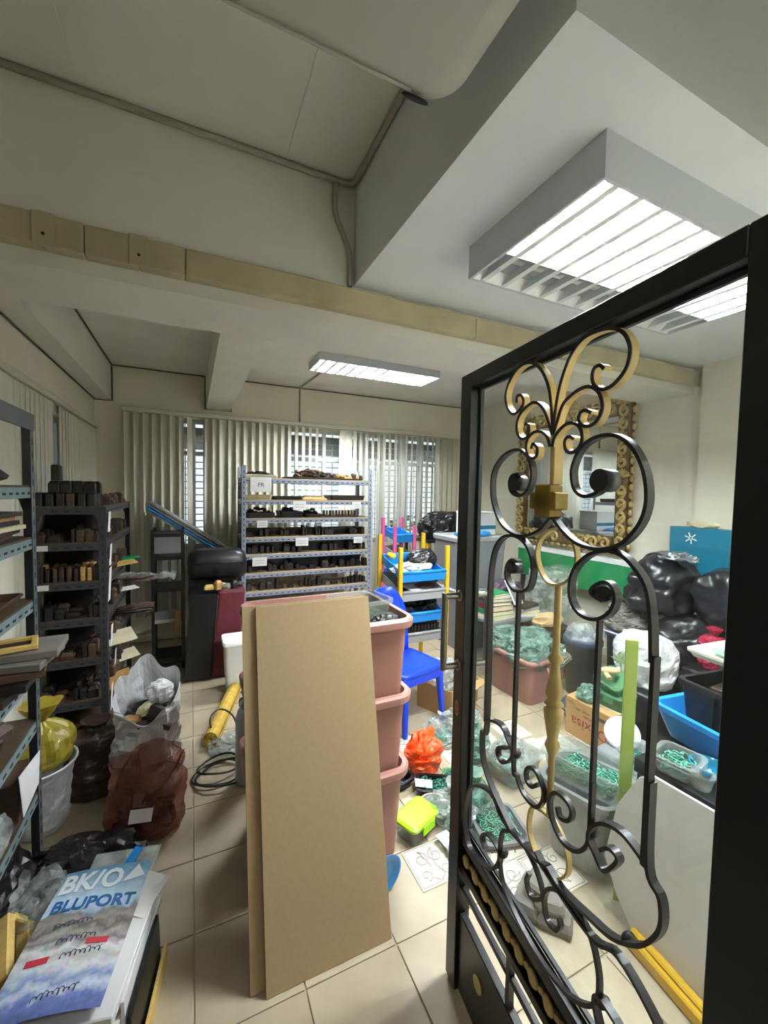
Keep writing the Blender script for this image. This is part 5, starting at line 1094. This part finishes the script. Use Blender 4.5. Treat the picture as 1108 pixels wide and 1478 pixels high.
for k, (x, y, r_, h) in enumerate([(2.86, 2.28, .14, .46), (3.18, 2.13, .15, .52)]):
    t = thing('blue_drum', ['left slate blue drum bin with a clear dome bag on it', 'right slate blue drum bin with a white handle'][k], 'drum', (x, y, 0))
    build('drum_body', MB().lathe([(r_ * .82, 0), (r_ * .96, h - .06), (r_ * 1.06, h - .05), (r_ * 1.06, h - .015), (r_, h), (r_ * .9, h), (r_ * .8, .02)], 26), M['navy'], t)
    if k: build('handle', MB().tube([(-r_ * 1.1, -.05, h - .06), (-r_ * 1.2, -.05, h - .0), (-r_ * 1.2, .07, h - .0), (-r_ * 1.1, .07, h - .06)], .006, 6), M['white'], t)
single('dome_bag', MB().loft(sack([(.12, 0), (.135, .02), (.12, .09), (.07, .15), (.02, .17)], 26, .015, 9, .06, 9, 151), True, True, False), M['clear'], 'clear domed bag sitting in the mouth of the left blue drum', 'bag', (2.86, 2.28, .40))
single('grey_bundle', MB().loft(sack([(.06, 0), (.15, .01), (.16, .09), (.12, .17), (.03, .2)], 24, .035, 9, .04, 9, 152), True, True, False), M['stone'], 'grey brown wrapped bundle on the right blue drum', 'bundle', (3.18, 2.13, .521))

# carton with upside-down writing, green clip boxes
dc = thing('carton', 'brown carton with upside-down red lettering under the green boxes', 'carton', (2.40, 1.78, 0), (0, 0, .06))
build('carton_body', MB().box(-.10, -.16, 0, .10, .16, .25), M['carton'], dc, bevel=.002)
build('side_flap', MB().box(-.099, .162, .12, .099, .166, .249), M['carton'], dc)
build('tape', MB().box(-.025, -.1605, .2503, .025, .1605, .2508), M['papercream'], dc)
fr_ = (PI / 2, PI, -PI / 2)
text_part('red_lettering', 'Daxisa', .095, M['redink'], dc, (-.1006, -.01, .105), fr_, .0003)
text_part('brown_lettering', 'BISCUITS' if False else 'ununuu', .034, M['brownink'], dc, (-.1006, -.02, .16), fr_, .0003)
text_part('brown_lettering', 'unun ulsu', .028, M['brownink'], dc, (-.1006, .04, .19), fr_, .0003)
bx = MB().box(-.1008, -.135, .185, -.1003, -.055, .21); build('printed_panel', bx, M['brownink'], dc)
build('printed_panel', MB().box(-.1008, .11, .222, -.1003, .15, .226).box(-.1008, .10, .212, -.1003, .145, .216), M['brownink'], dc)
build('hand_hole', MB().box(-.012, -.1608, .12, .012, -.1603, .15), M['dark'], dc)
for k, (x, y, z, rz, rx) in enumerate([(2.46, 1.70, .2515, .1, 0), (2.49, 1.73, .345, -.1, .12)]):
    t = thing('green_clip_box', ['lower green translucent clip box on the lettered carton', 'upper tilted green translucent clip box on the lettered carton'][k], 'box', (x, y, z), (rx, -.35 * k, rz))
    build('box_body', MB().loft([rrect(.13, .15, .02, 0), rrect(.16, .18, .025, .075)], True, True, False), M['greentub'], t)
    build('lid', MB().loft([rrect(.172, .192, .028, .0755), rrect(.174, .194, .028, .088), rrect(.15, .17, .02, .092)], True, True, False), M['greentub'], t)
    build('clip', MB().box(-.092, -.03, .045, -.086, .03, .088), M['greentub'], t)
single('cloth_knot', MB().tube(smooth_path([(-.05, -.04, .0), (-.02, .02, .03), (.04, .03, .02), (.05, -.02, .03), (0, -.04, .04), (-.05, .03, .03)], 5), .016, 7), M['tan'], 'twisted tan cloth knot on the green clip boxes', 'cloth', (2.41, 1.72, .455))
single('clear_bag', MB().loft(sack([(.03, 0), (.07, .005), (.08, .03), (.05, .07), (.015, .09)], 22, .03, 12, .06, 9, 161), True, True, False), M['greenbag'], 'greenish film bag draped on the left of the lettered carton', 'bag', (2.385, 1.84, .2515))
single('dark_bag', MB().loft(sack([(.03, 0), (.08, .006), (.09, .05), (.06, .1), (.02, .12)], 22, .03, 9, .05, 9, 162), True, True, False), M['navy'], 'dark bluish bag on the floor left of the lettered carton', 'bag', (2.53, 2.04, 0))

# black bags along the right wall, white printed bag, red bag, teal bag
for k, (x, y, z, r, h, m, lab) in enumerate([
    (3.24, 1.68, .0, .26, .44, 'blackbag', 'lowest black bag of the heap behind the white printed bag'),
    (3.30, 1.16, .0, .22, .5, 'blackbag', 'lower black bag at the right end of the heap'),
    (3.24, 1.68, .41, .28, .35, 'blackbag', 'wide shiny black bag in the middle of the heap'),
    (3.25, 1.94, .73, .24, .44, 'blackpl', 'rounded black bag high on the left of the heap'),
    (3.31, 1.47, .73, .21, .38, 'blackpl', 'black hooded bag on top of the heap beside the teal bag')]):
    single('garbage_bag', MB().loft(sack([(.05, 0), (r * .85, .012), (r, h * .35), (r * .88, h * .65), (r * .45, h * .92), (.03, h)], 36, .045, 3.8, .04, 9, 170 + k, 1.0, 1.05), True, True, True), M[m], lab, 'bag', (x, y, z))
single('silver_strips', MB().loft(sack([(.03, 0), (.10, .005), (.11, .02), (.05, .045), (.01, .05)], 20, .03, 14, .1, 9, 180, .8, 1.3), True, True, False), M['silver'], 'silvery crumpled strip lying over the top black bags', 'strip', (3.20, 1.80, 1.14))
wbg = thing('white_printed_bag', 'stuffed white bag printed with a green leaf, before the black heap', 'bag', (2.80, 1.74, .33))
build('bag_body', MB().loft(sack([(.04, 0), (.15, .01), (.18, .1), (.17, .22), (.11, .31), (.03, .35)], 32, .02, 7, .06, 9, 181, .9, 1.1), True, True, False), M['whitebag'], wbg)
lf = MB()
for q in range(7):
    a = q * .9; lf.loft([[(-.195, .05, .16), (-.195, .052, .162), (-.195, .05, .164)], [(-.190, .05 + .03 * math.cos(a) - .006 * math.sin(a), .16 + .03 * math.sin(a)), (-.190, .05 + .05 * math.cos(a), .16 + .05 * math.sin(a)), (-.190, .05 + .03 * math.cos(a) + .006 * math.sin(a), .16 + .03 * math.sin(a) + .006)], [(-.184, .05 + .085 * math.cos(a), .16 + .085 * math.sin(a)), (-.184, .051 + .085 * math.cos(a), .161 + .085 * math.sin(a)), (-.184, .05 + .085 * math.cos(a), .162 + .085 * math.sin(a))]], True, True, False)
build('leaf_print', lf, mat('leaf_print', '#7fb04a', .5), wbg)
single('crate', MB().box(-.17, -.2, 0, .17, .2, .325), M['blackpl'], 'black crate under the white printed bag', 'crate', (2.79, 1.74, 0), bevel=.01)
rb = thing('red_bag', 'small crimson tied bag standing before the black heap', 'bag', (3.0, 1.44, .52))
build('bag_body', MB().loft(sack([(.04, 0), (.075, .01), (.08, .08), (.07, .16), (.03, .2)], 24, .012, 14, .07, 9, 182), True, True, False), M['red'], rb)
build('tied_top', MB().loft(sack([(.028, .198), (.02, .21), (.045, .25)], 20, .006, 14, .2, 6, 183), True, True, False), M['red'], rb)
single('crate', MB().box(-.14, -.14, 0, .14, .14, .515), M['blackpl'], 'tall black crate below the crimson bag', 'crate', (2.98, 1.40, 0), bevel=.01)
tg = thing('teal_bag', 'stiff teal carrier bag with white mark against the right wall', 'bag', (3.60, 1.84, 1.0), (0, 0, .0))
build('bag_body', MB().loft([rrect(.13, .40, .015, 0, 3), rrect(.14, .42, .015, .2, 3), rrect(.13, .43, .012, .36, 3)], True, True, False), M['teal'], tg)
k_ = MB()
for a in (.3, 1.2, 2.4, 3.5, 4.6, 5.6): k_.strip([(-.0712, .05 + .008 * math.cos(a), .28 + .008 * math.sin(a)), (-.0705, .05 + .045 * math.cos(a), .28 + .045 * math.sin(a))], (1, 0, 0), .002, .009)
build('white_mark', k_, M['white'], tg)
build('tissue', MB().loft(sack([(.03, .362), (.06, .37), (.05, .4), (.01, .41)], 16, .02, 14, .1, 7, 184, .7, 1.8), True, True, False), M['papercream'], tg)
shl = thing('wall_bench', 'dark bench along the right wall beneath the teal bag', 'bench', (3.61, 1.6, 0))
build('bench_top', MB().box(-.06, -.62, .97, .06, .75, .999), M['blackpl'], shl)
for y in (-.58, .7): build('leg', MB().box(-.05, y - .02, 0, .05, y + .02, .97), M['blackpl'], shl)

# mirror and green board on the right wall
mi = thing('ornate_mirror', 'large mirror in an ornate antique gold frame on the right wall', 'mirror', (XR - .035, 3.24, 1.72), (0, 0, 0))
build('mirror_pane', MB().box(-.005, -.58, -.52, .02, .58, .64), M['mirror'], mi)
for nm, (y0, z0, y1, z1) in (('frame_bar', (-.72, -.66, -.58, .78)), ('frame_bar', (.58, -.66, .72, .78)), ('frame_bar', (-.58, -.66, .58, -.52)), ('frame_bar', (-.58, .64, .58, .78))):
    build(nm, MB().box(-.03, y0, z0, .03, y1, z1), M['oldgold'], mi, bevel=.012, seg=2)
orn = MB()
def shell(y, z, r, a0, n=9):
    for q in range(n):
        a = a0 + (q / (n - 1) - .5) * 2.6
        T = Matrix.Translation((-.035, y + r * .55 * math.cos(a), z + r * .55 * math.sin(a))) @ Matrix.Rotation(a, 4, 'X')
        orn.sphere((0, 0, 0), (.018, r * .5, r * .15), 8, 5, T)
for y in (-.65, .65):
    shell(y, .05, .085, PI / 2 if y < 0 else PI / 2)
    for z in (-.56, -.44, -.32, -.2, -.08, .2, .32, .44, .56, .68):
        orn.tube([(-.038, y + .8 * (p[0]), z + p[1]) for p in scroll(0, 0, .06, PI / 2 if z > 0 else -PI / 2, 1.3, 0, 1 if y > 0 else -1)], .016, 6)
for y in (-.5, -.37, -.25, -.12, .12, .25, .37, .5):
    for z in (-.59, .71): 
        orn.tube([(-.038, y + p[0], z + p[1]) for p in scroll(0, 0, .06, 0, 1.3, 0, 1)], .016, 6)
        orn.sphere((-.036, y + .06, z + .05), (.016, .03, .02), 8, 6)
shell(0, .78, .13, PI / 2, 11); shell(-.65, .74, .09, PI / 2); shell(.65, .74, .09, PI / 2)
for q in range(17):
    for y in (-.735, .735): orn.sphere((-.012, y, -.6 + q * .08), (.02, .022, .034), 7, 5)
for q in range(17):
    for z in (-.675, .795): orn.sphere((-.012, -.64 + q * .08, z), (.02, .034, .022), 7, 5)
build('carved_ornament', orn, M['gilt'], mi)
gb_ = thing('green_board', 'long green and white board resting below the mirror', 'board', (3.62, 3.25, 0), (0, 0, 0))
build('green_face', MB().box(-.02, -1.0, .64, .02, .58, .95), M['green'], gb_, bevel=.004)
build('white_edge', MB().box(-.025, -1.0, .951, .025, .58, 1.0), M['white'], gb_, bevel=.004)
for y in (-.9, .5): build('leg', MB().box(-.02, y - .02, 0, .02, y + .02, .64), M['wood4'], gb_)

# ================================================================== RIGHT FOREGROUND: table, crates, tray, tubs, white panel
tb2 = thing('black_table', 'black low table behind the white sheet at the right', 'table', (2.05, .57, 0))
build('table_top', MB().box(-.48, -.36, .52, .48, .43, .58), M['blackpl'], tb2, bevel=.004)
for sx in (-1, 1):
    for sy in (-.33, .40): build('leg', MB().box(sx * .45 - .02, sy - .02, 0, sx * .45 + .02, sy + .02, .52), M['blackpl'], tb2)
bt_ = thing('blue_tray', 'long bright blue plastic tray on the black table', 'tray', (1.95, .69, .602), (0, 0, -.12))
build('tray_body', tubm(.36, .62, .13, .42, .70, .03, .005, .016, .02), M['sky'], bt_)
build('foot', MB().box(-.15, -.25, -.02, .15, .25, -.001), M['sky'], bt_)
ck = thing('black_crate', 'black lattice crate standing in the blue tray', 'crate', (1.97, .71, .609), (0, 0, -.12))
build('crate_body', tubm(.28, .50, .24, .32, .54, .02, .006, .012, .02), M['blackpl'], ck)
for k in range(4): build('rib', MB().box(-.172, -.17 + k * .1, .02, -.160, -.155 + k * .1, .215, Matrix.Rotation(-.0, 4, 'Y')), M['black'], ck)
single('crumpled_film', MB().loft(sack([(.03, 0), (.06, .006), (.07, .04), (.04, .08), (.01, .09)], 20, .025, 14, .08, 9, 191), True, True, False), M['clear'], 'crumpled clear film at the near end of the blue tray', 'film', (1.84, .45, .61))
for k in range(4): board('dark_board', ['lowest dark board laid in the black crate', 'second dark board laid in the black crate', 'third brown board laid in the black crate', 'top brown board laid in the black crate'][k], 'board', ['wood4', 'wood1', 'wood2', 'wood2'][k], (1.97, .74, .765 + .022 * k), (.22, .32, .02), (0, 0, -.12 + .05 * k))
single('clear_box', tubm(.16, .22, .09, .18, .24, .02), M['cleartub'], 'clear box on the boards under the cream tray', 'box', (1.97, .76, .854), (0, 0, -.1))
ct = thing('cream_tray', 'cream shallow tray of greenish film on top of the crate', 'tray', (1.98, .80, .945), (0, 0, -.08))
build('tray_body', tubm(.24, .34, .03, .26, .36, .02, .006, .006, .01), M['cream'], ct)
build('film', MB().loft(sack([(.03, .008), (.10, .012), (.11, .024), (.05, .04), (.01, .045)], 22, .02, 14, .1, 9, 192, .8, 1.2), True, True, False), M['greenbag'], ct)
open_tub('clear_tub', 'small clear tub of green bits on the black table edge', 'tub', 1.635, .875, .5815, .11, .11, .06, .13, .13, 'cleartub', 'greenpc', .2, 40, .018, 193, .9)
single('aqua_bowl', MB().lathe([(.03, 0), (.055, .03), (.06, .05), (.056, .05), (.05, .03), (.026, .004)], 22), M['aqua'], 'glassy aqua blue bowl on the black table edge', 'bowl', (1.70, .81, .5815))
for k, (x, y) in enumerate([(1.62, .79), (1.63, .69)]):
    single('small_cup', MB().lathe([(.028, 0), (.04, .05), (.043, .052), (.037, .05), (.025, .005)], 20), M['cleartub'], ['left small clear cup on the black table edge', 'right small clear cup with a rod, on the black table edge'][k], 'cup', (x, y, .5815))
single('ring', MB().tube([(.026 * math.cos(q * PI / 9), .026 * math.sin(q * PI / 9), .006) for q in range(18)], .006, 6, closed=True), M['wood3'], 'pale wooden ring on the black table by the cups', 'ring', (1.60, .62, .5815))
wp = single('foam_sheet', MB().loft([[(q, -.06, .0), (q, -.66, 0), (q, -.66, .63), (q, -.05, .605), (q, -.01, .57), (q, .06, .42), (q, .09, .2), (q, .03, .10)] for q in (0, .012)], True, True, False), M['whiteboard'], 'large white foam sheet leaning on the black table behind the door glass', 'board', (1.435, .93, .002), (0, .08, 0), bevel=.001)
single('lime_post', MB().box(-.022, -.006, 0, .022, .006, 1.05), M['limewood'], 'upright lime green strip standing behind the door scroll', 'strip', (1.525, 1.0, .001), (0, 0, -.75), bevel=.002)
single('yellow_bar', MB().box(-.03, -.30, 0, .03, .30, .045).box(-.012, -.30, .045, .012, .30, .058), M['yellow'], 'yellow bar lying on the floor along the white sheet', 'bar', (1.392, .585, .001), (0, 0, -.10), bevel=.006)
gtub = thing('grey_tub', 'grey tub with a clear latch on the floor behind the door', 'tub', (1.60, 1.225, 0), (0, 0, .30))
build('tub_body', tubm(.24, .24, .34, .30, .30, .06, .006, .012, .02), M['greyl'], gtub)
build('latch', MB().box(-.06, -.164, .24, .06, -.148, .31), M['milky'], gtub, bevel=.003)
open_tub('clear_tub', 'large translucent tub of green rings tilted on the grey tub', 'tub', 1.57, 1.19, .345, .20, .28, .10, .25, .33, 'cleartub', 'greenpc', 0, 160, .022, 194, .6, (.0, .16, .30))
single('oval_lid', MB().lathe([(.075, 0), (.085, .004), (.085, .012), (.07, .016), (.02, .016)], 26), M['white'], 'white oval lid propped beside the lettered carton', 'dish', (2.06, 1.38, .34), (.2, -.9, .3))  # a loose lid lying by itself, filed under dishes
open_tub('clear_tub', 'small clear tub of green bits next to the white oval lid', 'tub', 1.98, 1.24, .285, .11, .11, .07, .13, .13, 'cleartub', 'greenpc', .3, 40, .018, 195, .6)
single('crate', MB().box(-.16, -.14, 0, .16, .14, .283), M['greypl'], 'grey crate under the white oval lid', 'crate', (2.06, 1.30, 0), (0, 0, .1), bevel=.008)
for k, (x, y, z, w_, d, h, rz) in enumerate([(1.20, 1.14, .0, .16, .10, .05, .5), (1.24, 1.06, .0, .14, .12, .05, .7), (1.23, 1.08, .051, .12, .10, .04, .8), (1.22, 1.12, .0915, .10, .08, .02, .3)]):
    single('stone_block', MB().loft([rrect(w_, d, .012, 0, 2), rrect(w_ + .01, d + .008, .015, h * .5, 2), rrect(w_ - .01, d - .01, .012, h, 2)], True, True, False), M['stone'], ['rear grey stone block on the floor behind the lower scrolls', 'front grey stone block on the floor behind the lower scrolls', 'grey stone block stacked on the front one', 'small grey stone slab on top of the stone stack'][k], 'stone', (x, y, z + .0005), (0, 0, rz))
